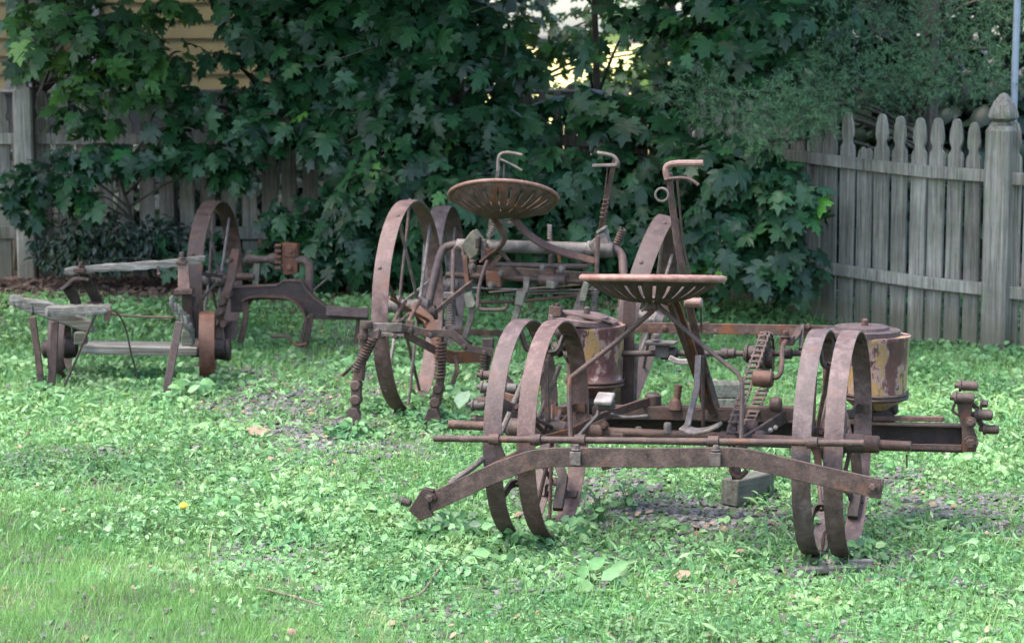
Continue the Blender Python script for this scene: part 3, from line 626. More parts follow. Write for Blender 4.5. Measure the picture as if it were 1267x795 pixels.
# grass: thick lawn in the lower left, thin elsewhere
P0, NN, TT, S, RR = [], [], [], [], []
x, y = scatter(130000, 5.5, 9.6, .6); k = lawn(x, y) > rng.normal(-.05, .13, len(x)); x1, y1 = x[k], y[k]
x2, y2 = scatter(60000, 5.6, 12.8); k = (rng.random(len(x2)) > bare(x2, y2) * 1.1) & (fnoise(x2 + 3, y2, 1.1) + rng.random(len(x2)) * .3 + .16 * (y2 < 7.3) + .05 > .52); x2, y2 = x2[k], y2[k]
x3, y3 = scatter(14000, 12.3, 13.8); k = rng.random(len(x3)) > .25; x3, y3 = x3[k], y3[k]
for x, y, h0, h1, q in ((x1, y1, .018, .050, .12), (x2, y2, .03, .07, 0), (x3, y3, .04, .09, -.05)):
    n = len(x); a = rng.random(n) * 6.283
    P0.append(np.stack([x, y, tz(x, y) - .002], 1)); TT.append(np.stack([np.cos(a) * .45, np.sin(a) * .45, np.ones(n)], 1) + rng.normal(size=(n, 3)) * .22)
    NN.append(np.stack([np.cos(a + 2.5), np.sin(a + 2.5), rng.uniform(0, .5, n)], 1)); S.append(rng.uniform(h0, h1, n)); RR.append(np.clip(rng.random(n) * .6 + (fnoise(x, y, 2.6) - .35) * .9 + q, 0, 1))
P0 = np.concatenate(P0); X, Y, Z = orient(np.concatenate(NN), np.concatenate(TT))
o = leafmesh('grass', M['grass'], BLADE, BTRI, P0, X, Y, Z, np.concatenate(S), np.concatenate(RR)); tag(o, 'short lawn grass in the near corner and thin blades elsewhere', 'grass', kind='stuff')
hug = [(497, 505, .12), (520, 500, .12), (480, 508, .10), (257, 478, .10), (78, 476, .12), (640, 676, .07), (710, 662, .05), (1070, 690, .05), (440, 540, .09), (537, 525, .12), (57, 497, .08), (203, 500, .08), (1198, 430, .2), (1240, 440, .15), (300, 430, .2), (375, 430, .12), (560, 660, .15), (150, 470, .3), (600, 490, .2)]
P0, NN, TT, S, RR = [], [], [], [], []
for px, py, rd in hug:
    cx_, cy_ = wpt(px, py); n = int(2600 * rd); a = rng.random(n) * 6.283; rr = rd * rng.random(n) ** .6
    x = cx_ + np.cos(a) * rr * 1.3; y = cy_ + np.sin(a) * rr; hh = rng.uniform(.005, .075, n) * (1.1 - rr / rd * .7)
    P0.append(np.stack([x, y, tz(x, y) + hh], 1)); NN.append(np.array([[0, -.6, .9]]) + rng.normal(size=(n, 3)) * .5); TT.append(np.stack([np.cos(a), np.sin(a) - .3, rng.uniform(-.6, .6, n)], 1)); S.append(rng.uniform(.02, .05, n)); RR.append(np.clip(rng.random(n) * .8 + rng.normal() * .12, 0, 1))
X, Y, Z = orient(np.concatenate(NN), np.concatenate(TT)); tag(leafmesh('weed_clumps', M['weed'], WIDE, DTRI, np.concatenate(P0), X, Y, Z, np.concatenate(S), np.concatenate(RR)), 'taller weeds crowding round the wheels, legs and post', 'weeds', kind='stuff')
# small fallen bits over the yard
x, y = scatter(5200, 5.8, 13.5); k = rng.random(len(x)) < .22 + .6 * bare(x, y); x, y = x[k], y[k]; n = len(x); a = rng.random(n) * 6.283
X, Y, Z = orient(rng.normal(size=(n, 3)) * .45 + np.array([[0, -.1, 1]]), np.stack([np.cos(a), np.sin(a), np.zeros(n)], 1))
tag(leafmesh('leaf_fragments', M['dryleaf'], DIA, DTRI, np.stack([x, y, tz(x, y) + .012], 1), X, Y, Z, rng.uniform(.008, .038, n), rng.random(n)), 'small brown leaf fragments scattered in the weeds', 'leaf litter', kind='stuff')
# slate chips
x, y = scatter(90000, 5.8, 13.2); k = rng.random(len(x)) < bare(x, y) * .62 + .03 + .25 * (fnoise(x, y, 2.2) < .36); x, y = x[k], y[k]; n = len(x)
CH_ = [(-.5, -.4, 0), (.4, -.5, .0), (.55, .2, 0), (.1, .55, 0), (-.5, .35, 0), (-.45, -.35, .16), (.35, -.42, .18), (.45, .18, .14), (.08, .46, .17), (-.42, .3, .16)]
CT = [(0, 1, 6), (0, 6, 5), (1, 2, 7), (1, 7, 6), (2, 3, 8), (2, 8, 7), (3, 4, 9), (3, 9, 8), (4, 0, 5), (4, 5, 9), (5, 6, 7), (5, 7, 8), (5, 8, 9)]
a = rng.random(n) * 6.283
X, Y, Z = orient(np.stack([rng.normal(0, .3, n), rng.normal(0, .3, n), np.ones(n)], 1), np.stack([np.cos(a), np.sin(a), np.zeros(n)], 1))
o = leafmesh('slate_gravel', M['slate'], CH_, CT, np.stack([x, y, tz(x, y) + .001], 1), X, Y, Z, rng.uniform(.008, .034, n), rng.random(n))
o.data.polygons.foreach_set('use_smooth', np.zeros(len(o.data.polygons), bool)); tag(o, 'grey slate chips showing between the weeds', 'gravel', kind='stuff')
# mulch and litter along the fence foot
x, y = scatter(9000, 13.5, 14.9, 1.0); n = len(x); a = rng.random(n) * 6.283
X, Y, Z = orient(rng.normal(size=(n, 3)) * .4 + np.array([[0, 0, 1]]), np.stack([np.cos(a), np.sin(a), np.zeros(n)], 1))
o = leafmesh('leaf_litter', simple('mulch_bits', (.085, .055, .04), .9, .2, 20, .5), DIA, DTRI, np.stack([x, y, tz(x, y) + .008], 1), X, Y, Z, rng.uniform(.02, .06, n), rng.random(n)); tag(o, 'brown leaf litter and mulch along the fence foot', 'leaf litter', kind='stuff')

# individual plants
def plant(name, label, cat, px, py, leaves, mat, group=None, stem=.0025):
    g_ = ground(px, py, 0); g_ = V((g_.x, g_.y, float(tz(g_.x, g_.y)) - .004))
    root = empty(name, g_, label=label, cat=cat, group=group)
    mb = MB(); P_, NN_, TT_, S_ = [], [], [], []
    for (dx, dy, dz, s_, az, up) in leaves:
        tip = V((dx, dy, dz)); mb.tube(smoothpts([V((dx * .1, dy * .1, 0)), V((dx * .4, dy * .4, dz * .75)), tip], 3), stem, 5)
        d = V((math.cos(az), math.sin(az), up)); P_.append(tip); TT_.append(d); NN_.append(V((random.uniform(-.5, .5), random.uniform(-1.1, -.2), .8))); S_.append(s_)
    mb.build('stem', M['stem'], root)
    X, Y, Z = orient(np.array(NN_), np.array(TT_)); o_ = leafmesh('leaves', mat, [(a * 1.25, b_, c_) for a, b_, c_ in OVAL], DTRI, np.array(P_), X, Y, Z, np.array(S_), rng.uniform(.2, .9, len(P_)), root); return root
rl = lambda n, r, h, s: [(random.uniform(-r, r), random.uniform(-r, r), random.uniform(.2, 1) * h, random.uniform(.6, 1.15) * s, random.uniform(0, 6.28), random.uniform(-.7, .3)) for _ in range(int(n * 2.4))]
GW = 'leafy weeds standing round the planter wheels'
for px, py, n, r, h, s, l in [(640, 668, 4, .05, .07, .085, 'broad leaved weed at the foot of the left planter wheel'), (700, 668, 5, .05, .07, .05, 'bushy weed between the left planter hoops and the far rim'),
                              (742, 640, 8, .07, .15, .045, 'tall leafy weed right of the left planter wheel'), (775, 625, 6, .06, .09, .04, 'leafy weed under the middle of the planter'),
                              (830, 660, 5, .05, .06, .04, 'smaller weed in the slate under the planter'), (1010, 665, 5, .04, .09, .035, 'weed standing between the hoops of the right planter wheel'),
                              (990, 640, 5, .04, .08, .04, 'weed right of the wooden block'), (1045, 706, 4, .04, .04, .03, 'weed at the foot of the right planter wheel'), (730, 720, 8, .08, .05, .07, 'low broad weed in front of the left planter wheel'),
                              (610, 700, 8, .08, .05, .06, 'low weed in front of the bent front bar')]:
    plant('leafy_weed', l, 'weed', px, py, rl(n, r, h, s), M['weed'], GW)
plant('mullein_plant', 'pale upright leaf standing behind the second shovel', 'weed', 568, 515, [(0, 0, .05, .13, 1.2, 3), (.05, .02, .05, .09, 0, .3), (-.05, 0, .04, .09, 3, .3)], M['lightleaf'])
plant('seedling', 'green seedling at the foot of the tall fence post', 'seedling', 1198, 425, rl(16, .09, .26, .09), M['bright_maple'])
plant('leafy_weed', 'weed cluster at the foot of the right wheeled shovel gang', 'weed', 590, 500, rl(12, .12, .1, .07), M['weed'], GW)
plant('leafy_weed', 'green weed beside the right leg of the wooden frame', 'weed', 228, 492, rl(12, .1, .09, .07), M['weed'], GW)
g_ = ground(228, 648); fl = empty('dandelion', (g_.x, g_.y, 0), label='single yellow flower in the lawn at lower left', cat='flower')
MB().tube([V((0, 0, 0)), V((0, 0, .068))], .0018, 6).build('stem', M['stem'], fl)
mb = MB(); mb.lathe([(.004, .028), (.014, .032), (.015, .038), (.008, .044)], (0, 0, .035), (0, -.3, 1), 14); mb.build('flower_head', M['yellow'], fl)
for px, py, s_, a, l in [(310, 540, .07, .4, 'pale dry leaf lying left of the shovel feet'), (852, 716, .045, 2.9, 'tan dry leaf in front of the planter'), (1070, 690, .03, 1.2, 'dry leaf right of the right planter wheel'), (920, 690, .03, 2.2, 'dry leaf left of the right planter wheel')]:
    g_ = ground(px, py); z = float(tz(g_.x, g_.y)); k = np.array([[0., 0, 1]])
    X, Y, Z = orient(np.array([[.1, -.3, 1.]]), np.array([[math.cos(a), math.sin(a), .05]]))
    o = leafmesh('dry_leaf', M['dryleaf'], MAPLE, MTRI, np.array([[0., 0, 0]]), X, Y, Z, np.array([s_ * 1.4]), np.array([.6])); o.location = (g_.x, g_.y, z + .035); tag(o, l, 'leaf', 'dry leaves on the ground')
def twig(name, label, pts, r, mat, cat='twig'):
    w_ = [ground(a, b_) for a, b_ in pts]; w_ = [V((q.x, q.y, float(tz(q.x, q.y)) + .02)) for q in w_]; c = w_[0].copy()
    o = MB().tube([q - c for q in smoothpts(w_, 4)], r, 6).build(name, mat); o.location = c; tag(o, label, cat)
twig('twig', 'dark forked twig lying in the weeds at the lower middle', [(495, 748), (520, 738), (533, 722), (548, 702)], .004, M['greybrown'])
twig('twig', 'thin twig in the lawn at lower left', [(320, 738), (355, 745), (400, 757)], .003, M['greybrown'])
g_ = ground(258, 690); o = MB().tube([V((0, 0, 0)), V((.005, 0, .05)), V((.015, 0, .09))], .0018, 5).build('straw_stem', M['straw']); o.location = (g_.x, g_.y, 0); tag(o, 'upright pale dry stem right of the yellow flower', 'stem')
g_ = ground(1035, 706); o = MB().box((0, 0, .012), (.24, .035, .02), X=V((1, .1, .02))).build('wood_strip', M['block'], bevel=.004); o.location = (g_.x, g_.y, float(tz(g_.x, g_.y)) + .004); tag(o, 'flat weathered wood strip in front of the right planter wheel', 'wood strip')
g_ = ground(1068, 697); o = MB().box((0, 0, .01), (.09, .03, .015), X=V((1, -.1, .02))).build('stone', M['slate'], bevel=.004); o.location = (g_.x, g_.y + .03, float(tz(g_.x, g_.y)) + .004); tag(o, 'long grey stone beside the wood strip', 'stone')
#@@MACHINES
# ================================================================== MACHINES
UX, UY, UZ = V((1, 0, 0)), V((0, 1, 0)), V((0, 0, 1))
def dish_seat(parent, c, R_, depth, tiltx, tilty, mat, rimmat, slots, lobes=True, yscale=.82, nslot=26):
    """pressed steel pan seat; y of the seat frame points to its front (away from the lens)"""
    SL = 6 if lobes else 4; NT, NR = nslot * SL, 16; vs, fs = [], []
    def pt(th, r):
        ro = R_ * (1 - (.13 * math.exp(-((th - math.pi / 2) / .30) ** 2) if lobes else .03 * math.exp(-((th - math.pi / 2) / .4) ** 2)))
        x = math.cos(th) * r * ro; y = math.sin(th) * r * ro * yscale
        z = -depth * (1 - r ** 2.6) + (.02 if lobes else .004) * max(0, -math.sin(th)) * r ** 3
        if lobes: z += -.03 * (math.exp(-((th - math.pi / 2 - .55) / .35) ** 2) + math.exp(-((th - math.pi / 2 + .55) / .35) ** 2)) * r ** 3
        return V((x, y, z))
    rot = Matrix.Rotation(tiltx, 3, 'X') @ Matrix.Rotation(tilty, 3, 'Y')
    for i in range(NR):
        for j in range(NT): vs.append(V(c) + rot @ pt(2 * math.pi * j / NT, max(.02, i / (NR - 1))))
    for i in range(NR - 1):
        for j in range(NT):
            cut = j % SL == 1 and (8 <= i < 13 or (4 <= i < 7 and j % (2 * SL) == 1)) if slots else False
            if not cut: fs.append((i * NT + j, i * NT + (j + 1) % NT, (i + 1) * NT + (j + 1) % NT, (i + 1) * NT + j))
    fs.append(tuple(range(NT)))
    o = MB().add(vs, fs).build('seat', mat, parent, smooth=60)
    sm = o.modifiers.new('t', 'SOLIDIFY'); sm.thickness = .004
    rim = [V(c) + rot @ (pt(2 * math.pi * j / NT, 1) + V((0, 0, -.004))) for j in range(NT)]
    MB().tube(rim, .0095 if lobes else .0115, 8, closed=True).build('seat_rim', rimmat, o, smooth=60)
    return o
def lever(fr, root, pts, hand, trig, v, w_=.024, mat='rust', grip='grey', rod=True):
    P_ = fr.L(pts, v); mb = MB(); mb.bar(P_, w_, .010, UX)
    o = mb.build('lever', M[mat], root, bevel=.0015)
    MB().tube(smoothpts([P_[0]] + fr.L(hand, v), 5), .0085, 8).build('handle', M[grip], o)
    t = fr.L(trig, v - .02); MB().tube(smoothpts(t, 4), .005, 6).build('trigger', M['rust'], o)
    if rod:
        q = [t[0] + V((.022, 0, 0)), P_[len(P_) // 2] + V((.028, -.01, 0)), P_[-1] + V((.026, -.01, .05))]
        MB().tube(q, .0035, 6).build('latch_rod', M['rust'], o)
    return o
def spoked_wheel(root, c, Rr, w_, deg_axis=0, camber=0, nsp=8, mat='mauve', hubL=.13, phase=.2, spmat='grey'):
    c = V(c); ax = V((math.cos(camber), 0, -math.sin(camber))); up = V((math.sin(camber), 0, math.cos(camber))); sd = UY
    rim = MB().ring(c, Rr, w_, .008, ax, 84, .002); 
    for k in range(nsp * 2):
        q = phase + math.pi * k / nsp; d = up * math.cos(q) + sd * math.sin(q)
        rim.lathe([(.010, 0), (.009, .004), (.004, .008)], c + d * (Rr - .001) + ax * (.012 if k % 2 else -.012), d, 10)
    o = rim.build('wheel', M[mat], root, smooth=30)
    MB().lathe([(.02, -hubL / 2 - .02), (.034, -hubL / 2 - .02), (.036, -hubL / 2 + .01), (.045, -hubL / 2 + .015), (.045, -hubL / 2 + .035), (.03, -hubL / 2 + .045), (.03, hubL / 2 - .045), (.045, hubL / 2 - .035), (.045, hubL / 2 - .015), (.034, hubL / 2), (.032, hubL / 2 + .02), (.015, hubL / 2 + .025)], c, ax, 20).build('hub', M['grey'], o)
    for k in range(nsp * 2):
        q = phase + math.pi * k / nsp; d = up * math.cos(q) + sd * math.sin(q)
        s_ = 1 if k % 2 else -1
        MB().tube([c + ax * s_ * (hubL / 2 - .03) + d * .03, c + ax * s_ * .012 + d * (Rr - .008)], .0075, 7).build('spoke', M[spmat] if k % 4 else M['rust'], o)
    return o
def legfoot(root, p0, p1, name='shank', mat='rust', w_=.03, t=.014):
    return MB().bar([p0, p1], w_, t, UX).build(name, M[mat], root, bevel=.002)
def bracket(root, pts, w_, t, wd, mat, name='bracket', bolts=(), bev=.0015):
    mb = MB().bar(pts, w_, t, wd)
    for p, a in bolts: mb.bolt(p, a, .009, .012)
    return mb.build(name, M[mat], root, bevel=bev)

# ------------------------------------------------------------------ A: two row corn planter in front
A = Frame((.57, 7.80, 0), 15.7)
pa = empty('corn_planter', A.O, A.rz, label='rusty two row planter in front with slotted seat and twin hoop wheels', cat='corn planter')
AR = .374; axz = .372
ul = (A.P(646, 535, 0).x, A.P(686, 535, 0).x); ur = (A.P(1012, 545, 0).x, A.P(1050, 545, 0).x)
def hoop_wheel(us, ph):
    um = sum(us) / 2; o = None
    hub = MB().lathe([(.02, -.11), (.032, -.10), (.034, -.04), (.05, -.035), (.05, .035), (.034, .04), (.032, .10), (.02, .11)], (um, 0, axz), UX, 20)
    wheel = hub.build('wheel', M['rust'], pa)
    for u in us: MB().ring((u, 0, axz), AR, .061, .007, UX, 90, .0015).build('rim', M['mauve'], wheel, smooth=30)
    for k in range(7):
        q = ph + k * 2 * math.pi / 7; d = V((0, math.sin(q), math.cos(q))); c0 = V((um, 0, axz))
        e = AR - .012
        pts = smoothpts([V((us[0] - .02, 0, axz)) + d * e, V((us[0] + .02, 0, axz)) + d * e, V((um - .02, 0, axz)) + d * (e - .062), V((um + .02, 0, axz)) + d * (e - .062), V((us[1] - .02, 0, axz)) + d * e, V((us[1] + .02, 0, axz)) + d * e], 5)
        st = MB().bar(pts, .03, .008, d.cross(UX)); st.build('rim_strap', M['rust'], wheel)
        s_ = .055 if k % 2 else -.055
        MB().tube([c0 + V((s_, 0, 0)) + d * .03, c0 + d * (e - .055)], .0075, 7).build('spoke', M['rust'], wheel)
    return wheel
hoop_wheel(ul, .62); hoop_wheel(ur, .50)
# axle tube
a0 = A.P(556, 533, 0); a1 = A.P(1127, 557, 0)
mb = MB().tube([V((a0.x, 0, axz)), V((a1.x, 0, axz))], .0165, 16)
for u in (.5 * (ul[1] + a0.x) + .11, A.P(735, 535, 0).x, A.P(1090, 550, 0).x - .04): mb.lathe([(.026, -.035), (.03, -.03), (.03, .03), (.026, .035)], (u, 0, axz), UX, 16)
mb.build('axle', M['rust'], pa)
# front rod with collars
f0, f1 = A.P(537, 542, -.40), A.P(1069, 548, -.40); fz = (f0.z + f1.z) / 2
mb = MB().tube([f0, f1], .0115, 12); dr_ = (f1 - f0).normalized()
for px in (612, 663, 718, 883, 1005):
    p = A.P(px, 543 + (px - 537) / 532 * 5.5, -.40); p = f0 + dr_ * (p - f0).dot(dr_)
    mb.lathe([(.013, -.019), (.0185, -.017), (.0185, .017), (.013, .019)], p, dr_, 14)
mb.build('front_rod', M['rust'], pa)
for px, x2 in ((612, 626), (1003, 1010)):
    bracket(pa, A.L([(px + 2, 546), (px + 8, 562), (x2 + 3, 578)], -.385), .022, .012, UX, 'orange')
bracket(pa, A.L([(600, 580), (640, 560)], -.40), .014, .008, UZ, 'orange', 'link')
# bent drag bar
dp = smoothpts(A.L([(524, 625), (560, 609), (605, 588), (650, 571), (678, 566), (705, 565), (800, 566), (890, 565), (925, 567), (960, 575), (1020, 589), (1092, 605)], -.47), 3)
mb = MB().bar(dp, .063, .011, UZ); db = mb.build('drag_bar', M['rust'], pa, bevel=.002)
q = A.P(1080, 601, -.477); mb = MB().lathe([(.024, 0), (.024, .004)], q, -UY, 24); mb.bolt(q - UY * .004, -UY, .011, .014); mb.build('bolt', M['rust'], db)
q = A.P(534, 615, -.477); mb = MB().lathe([(.018, 0), (.018, .004)], q, -UY, 20); mb.bolt(q - UY * .004, -UY, .012, .018); mb.build('bolt', M['rust'], db)
mb = MB().plate(A.L([(505, 631), (523, 603), (537, 606), (530, 618), (531, 630), (536, 638), (519, 644)], -.485), (0, .022, 0)); mb.build('end_clip', M['darkrust'], db, smooth=0, bevel=.003)
MB().lathe([(.012, 0), (.014, .01), (.014, .03)], A.P(508, 622, -.45), V((-1, 0, .2)), 10).build('bolt', M['darkrust'], db)
for px, py in ((712, 567), (885, 568)):
    q = A.P(px, py, -.485); mb = MB().bar([q + V((0, .0, -.022)), q + V((0, 0, .022))], .036, .012, UX); mb.bolt(q + V((0, .01, .026)), UZ, .011, .016)
    mb.build('clip', M['grey'], db, bevel=.003)
q = A.P(800, 561, -.4775); MB().lathe([(.005, 0), (.005, .002)], q, -UY, 10).build('bolt_hole', M['darkrust'], db)
# diagonal rod at left, down to the ground side of bar
MB().tube(smoothpts(A.L([(684, 410, .1), (655, 455, 0), (622, 530, -.2), (600, 565, -.36), (556, 598, -.44)], 0), 5), .010, 9).build('brace_rod', M['grey'], pa)
# main channel frame
def channel(fr, root, p0, p1, v, h, fl, t=.007, name='channel_frame', mat='darkrust', lipmat=None):
    a, b_ = fr.P(*p0, v), fr.P(*p1, v); z = UZ; mb = MB()
    mb.bar([a + V((0, fl, 0)), b_ + V((0, fl, 0))], h, t, z)
    for s_ in (-1, 1): mb.bar([a + V((0, fl / 2, s_ * h / 2)), b_ + V((0, fl / 2, s_ * h / 2))], fl + t, t, UY)
    return mb.build(name, M[mat], root, bevel=.001)
ch = channel(A, pa, (622, 528), (1192, 543), .44, .088, .045)
a, b_ = A.P(1080, 551, .43), A.P(1190, 553, .43); MB().bar([a, b_], .018, .01, UZ).build('lower_strip', M['rust'], ch, bevel=.001)
a, b_ = A.P(733, 511, .34), A.P(985, 513, .34); MB().bar([a, b_], .040, .008, UZ).bar([a + V((0, .022, .022)), b_ + V((0, .022, .022))], .05, .006, UY).build('cross_bar', M['rust'], pa, bevel=.001)
MB().bar(A.L([(1080, 517), (1168, 518)], .50), .018, .018, UZ).build('side_rod', M['orange'], pa, bevel=.003)
MB().bar(A.L([(1122, 562), (1122, 578)], .44), .006, .006, UX).build('pin', M['darkrust'], pa)
# inner knee blocks and tread arms
mb = MB().plate(A.L([(800, 480 + 0), (733, 512), (728, 520)], .1), (0, .03, 0))
arm = MB().bar(A.L([(640, 552, -.2), (705, 535, -.1), (745, 515, .1), (790, 500, .3), (815, 493, .42)], 0), .03, .012, UZ)
arm.build('side_arm', M['rust'], pa, bevel=.002)
MB().bar(A.L([(975, 512, .38), (940, 535, .1), (912, 552, -.15)], 0), .045, .012, UZ).build('side_arm', M['rust'], pa, bevel=.002)
MB().tube(smoothpts(A.L([(757, 512, .1), (775, 516, .02), (802, 514, 0)], 0), 5), .006, 8).build('hook', M['grey'], pa)
mb = MB().bar(A.L([(741, 520), (752, 545)], .0), .045, .03, UX).lathe([(.016, -.03), (.02, -.02), (.02, .02), (.012, .03)], A.P(765, 538, 0), UX, 12); mb.bolt(A.P(748, 526, -.02), -UY, .01, .012); mb.build('casting', M['rust'], pa, bevel=.004)
# foot pedals
pd = MB().box(A.P(748, 493, .02), (.062, .07, .018), Z=V((0, -.35, 1)), Y=V((0, 1, .35))).build('foot_pedal', M['pale'], pa, bevel=.006)
MB().bar(A.L([(745, 498, .06), (738, 515, .03), (712, 543, -.1)], 0), .010, .010, UX).build('pedal_rod', M['grey'], pd)
MB().box(A.P(750, 501, .05), (.055, .05, .03)).build('pedal_block', M['rust'], pd, bevel=.004)
pts = smoothpts(A.L([(843, 528), (858, 533), (873, 532), (891, 525)], -.22), 5)
pd = MB().bar(pts, .085, .012, UY).build('foot_pedal', M['grey'], pa, bevel=.004)
MB().bar(A.L([(864, 440, .1), (862, 480, 0), (850, 528, -.2)], 0), .02, .012, UX).build('pedal_arm', M['grey'], pd, bevel=.002)
for px, py, v, r_ in ((826, 535, .0, .014), (790, 540, .05, .012), (705, 538, 0, .016)):
    mb = MB(); mb.bolt(A.P(px, py, v), UZ, r_, .03); mb.build('bolt', M['grey'], pa)
mb = MB().tube(A.L([(836, 505, .34), (840, 476, .34)], 0), .013, 12).lathe([(.024, 0), (.02, .03), (.014, .04)], A.P(836, 506, .34), UZ, 14); mb.build('upright_pin', M['orange'], pa)
mb = MB().lathe([(.03, 0), (.03, .04), (.02, .05)], A.P(808, 503, .38), UZ, 12).build('casting', M['darkrust'], pa)

# seat, wishbone and straps
sc_ = A.P(807.5, 343, -.2)
seat = dish_seat(pa, sc_, .232, .080, -R(5.0), R(-.9), M['darkrust'], M['pink_sheen'], True, lobes=False, yscale=.85)
mb = MB().box(A.P(806, 375, -.17), (.05, .06, .045)); mb.build('seat_block', M['rust'], pa, bevel=.005)
wb = MB().tube(A.L([(808, 384, -.2), (760, 425, -.27), (706, 467, -.33), (704, 478, -.34), (706, 541, -.395)], 0), .0085, 9).build('seat_brace', M['rust'], pa)
MB().tube(A.L([(814, 378, -.2), (866, 424, -.27), (913, 462, -.33), (918, 472, -.34), (918, 500, -.36), (917, 545, -.395)], 0), .0075, 9).build('seat_brace', M['rust'], pa)
st = MB().bar(smoothpts(A.L([(822, 375, -.17), (834, 371, -.12), (843, 395, 0), (858, 440, .15), (874, 505, .32)], 0), 4), .030, .012, UX).build('seat_spring', M['orange'], pa, bevel=.002)
MB().bar(smoothpts(A.L([(828, 368, -.14), (850, 430, .12), (866, 475, .26), (884, 512, .33)], 0), 4), .018, .03, UX).build('seat_spring', M['rust'], pa, bevel=.002)
MB().tube(smoothpts(A.L([(781, 352, -.16), (783, 362, -.2), (797, 370, -.25), (800, 377, -.25), (794, 385, -.24)], 0), 5), .004, 6).build('wire_hook', M['grey'], pa)
# long lever with grip
lv = A.L([(828, 213, -.02), (830, 240, 0), (838, 300, .03), (848, 355, .08), (860, 410, .15), (872, 455, .22), (882, 512, .33)], 0)
lever_o = MB().bar(lv, [.020, .022, .024, .026, .026, .028, .03], .010, UX).build('lever', M['rust'], pa, bevel=.002)
MB().tube(smoothpts(A.L([(826, 222, -.02), (824, 210, -.02), (828, 204, -.02), (842, 202, -.02), (870, 202, -.02)], 0), 6), [.0105] * 25 if 0 else .0115, 10).build('handle', M['pink_sheen'], lever_o)
MB().tube(smoothpts(A.L([(828, 221, -.03), (845, 220, -.03), (856, 223, -.03), (864, 229, -.03)], 0), 4), .006, 7).build('trigger', M['rust'], lever_o)
rg = A.P(819, 241, -.04); MB().tube([rg + V((math.cos(q * .39), 0, math.sin(q * .39))) * .022 for q in range(16)], .0042, 7, closed=True).build('ring', M['grey'], lever_o)
MB().tube(A.L([(838, 224, -.03), (845, 300, .02), (856, 352, .06), (867, 372, .08), (868, 412, .12)], 0), .0038, 6).build('latch_rod', M['rust'], lever_o)
mb = MB().lathe([(.012, -.03), (.017, -.026), (.017, .026), (.012, .03)], A.P(858, 374, .07), UX, 12); mb.build('collar', M['pink_sheen'], lever_o)
mb = MB().plate(A.L([(862, 402), (876, 398), (877, 411), (873, 408), (866, 408), (863, 414)], .15), (0, .02, 0)); mb.build('latch_quadrant', M['orange'], lever_o, smooth=0, bevel=.002)
MB().bar(smoothpts(A.L([(864, 445), (870, 448), (878, 470), (888, 505)], .25), 4), .014, .03, UX).build('quadrant_strap', M['rust'], pa, bevel=.002)
MB().tube(A.L([(869, 440, .1), (870, 527, .1)], 0), .0065, 7).build('vertical_rod', M['rust'], pa)

# rear bar and shaft
rb = bracket(pa, A.L([(690, 403), (1030, 409)], .74), .038, .010, UZ, 'rust', 'rear_bar', [(A.P(823, 406, .735), -UY), (A.P(1000, 404, .735), -UY)])
for px in (885, 924): MB().box(A.P(px, 409, .734), (.014, .002, .012)).build('hole', M['weed'] if 0 else M['grey'], rb)
s0, s1 = A.P(706, 437, .55), A.P(1040, 437, .55)
mb = MB().tube([s0, s1], .011, 10)
sp_ = lambda px: V((s0.x + (A.P(px, 437, .55).x - s0.x), .55, s0.z + (s1.z - s0.z) * (A.P(px, 437, .55).x - s0.x) / (s1.x - s0.x)))
for px, r_, w2 in ((828, .024, .06), (897, .021, .03), (905, .018, .03), (925, .034, .012), (931, .028, .06), (975, .02, .03)): mb.lathe([(r_ * .8, -w2 / 2), (r_, -w2 / 2 + .004), (r_, w2 / 2 - .004), (r_ * .8, w2 / 2)], sp_(px), UX, 20)
mb.build('drive_shaft', M['rust'], pa)
bp = MB().box(A.P(818, 424, .53), (.11, .07, .012), Z=V((.1, -.2, 1))); bp.bolt(A.P(812, 421, .51), UZ, .013, .022); bp.box(A.P(820, 433, .54), (.05, .03, .05)); bp.build('bearing_plate', M['grey'], pa, bevel=.002)
MB().bar(smoothpts(A.L([(828, 442), (840, 447), (858, 446), (868, 440)], .50), 3), .02, .016, UZ).build('bearing_arm', M['pale'], pa, bevel=.003)
# sprockets and chain
uc = A.P(944, 437, .5).x; ct = V((uc, .55, s0.z + .007)); cb = V((uc - .005, .02, axz + .01))
def sprocket(c, r_, n, name):
    mb = MB(); vs = []; k = n * 4
    ol = [V((-.006, math.cos(q * 2 * math.pi / k) * (r_ + (.009 if q % 4 in (0, 1) else -.004)), math.sin(q * 2 * math.pi / k) * (r_ + (.009 if q % 4 in (0, 1) else -.004)))) + c for q in range(k)]
    mb.plate(ol, (.012, 0, 0)); mb.lathe([(.03, -.03), (.035, -.028), (.035, .028), (.03, .03)], c, UX, 16)
    return mb.build(name, M['rust'], pa, smooth=0)
r1, r2 = .092, .062; sprocket(ct, r1, 16, 'sprocket'); sprocket(cb, r2, 11, 'sprocket')
dv = (cb - ct); dv.x = 0; L_ = dv.length; dv.normalize(); side = V((0, -dv.z, dv.y))
path = []
for sgn, c0_, c1_, rA, rB in ((1, ct, cb, r1, r2), (-1, cb, ct, r2, r1)):
    n_ = 13
    for k in range(n_): t = k / n_; path.append((c0_ + side * sgn * rA).lerp(c1_ + side * sgn * rB, t))
    n2 = 9 if sgn > 0 else 13; dd = dv * sgn
    cc = c1_; rr = rB
    for k in range(n2):
        q = math.pi * k / n2; path.append(cc + side * sgn * math.cos(q) * rr + dd * math.sin(q) * rr)
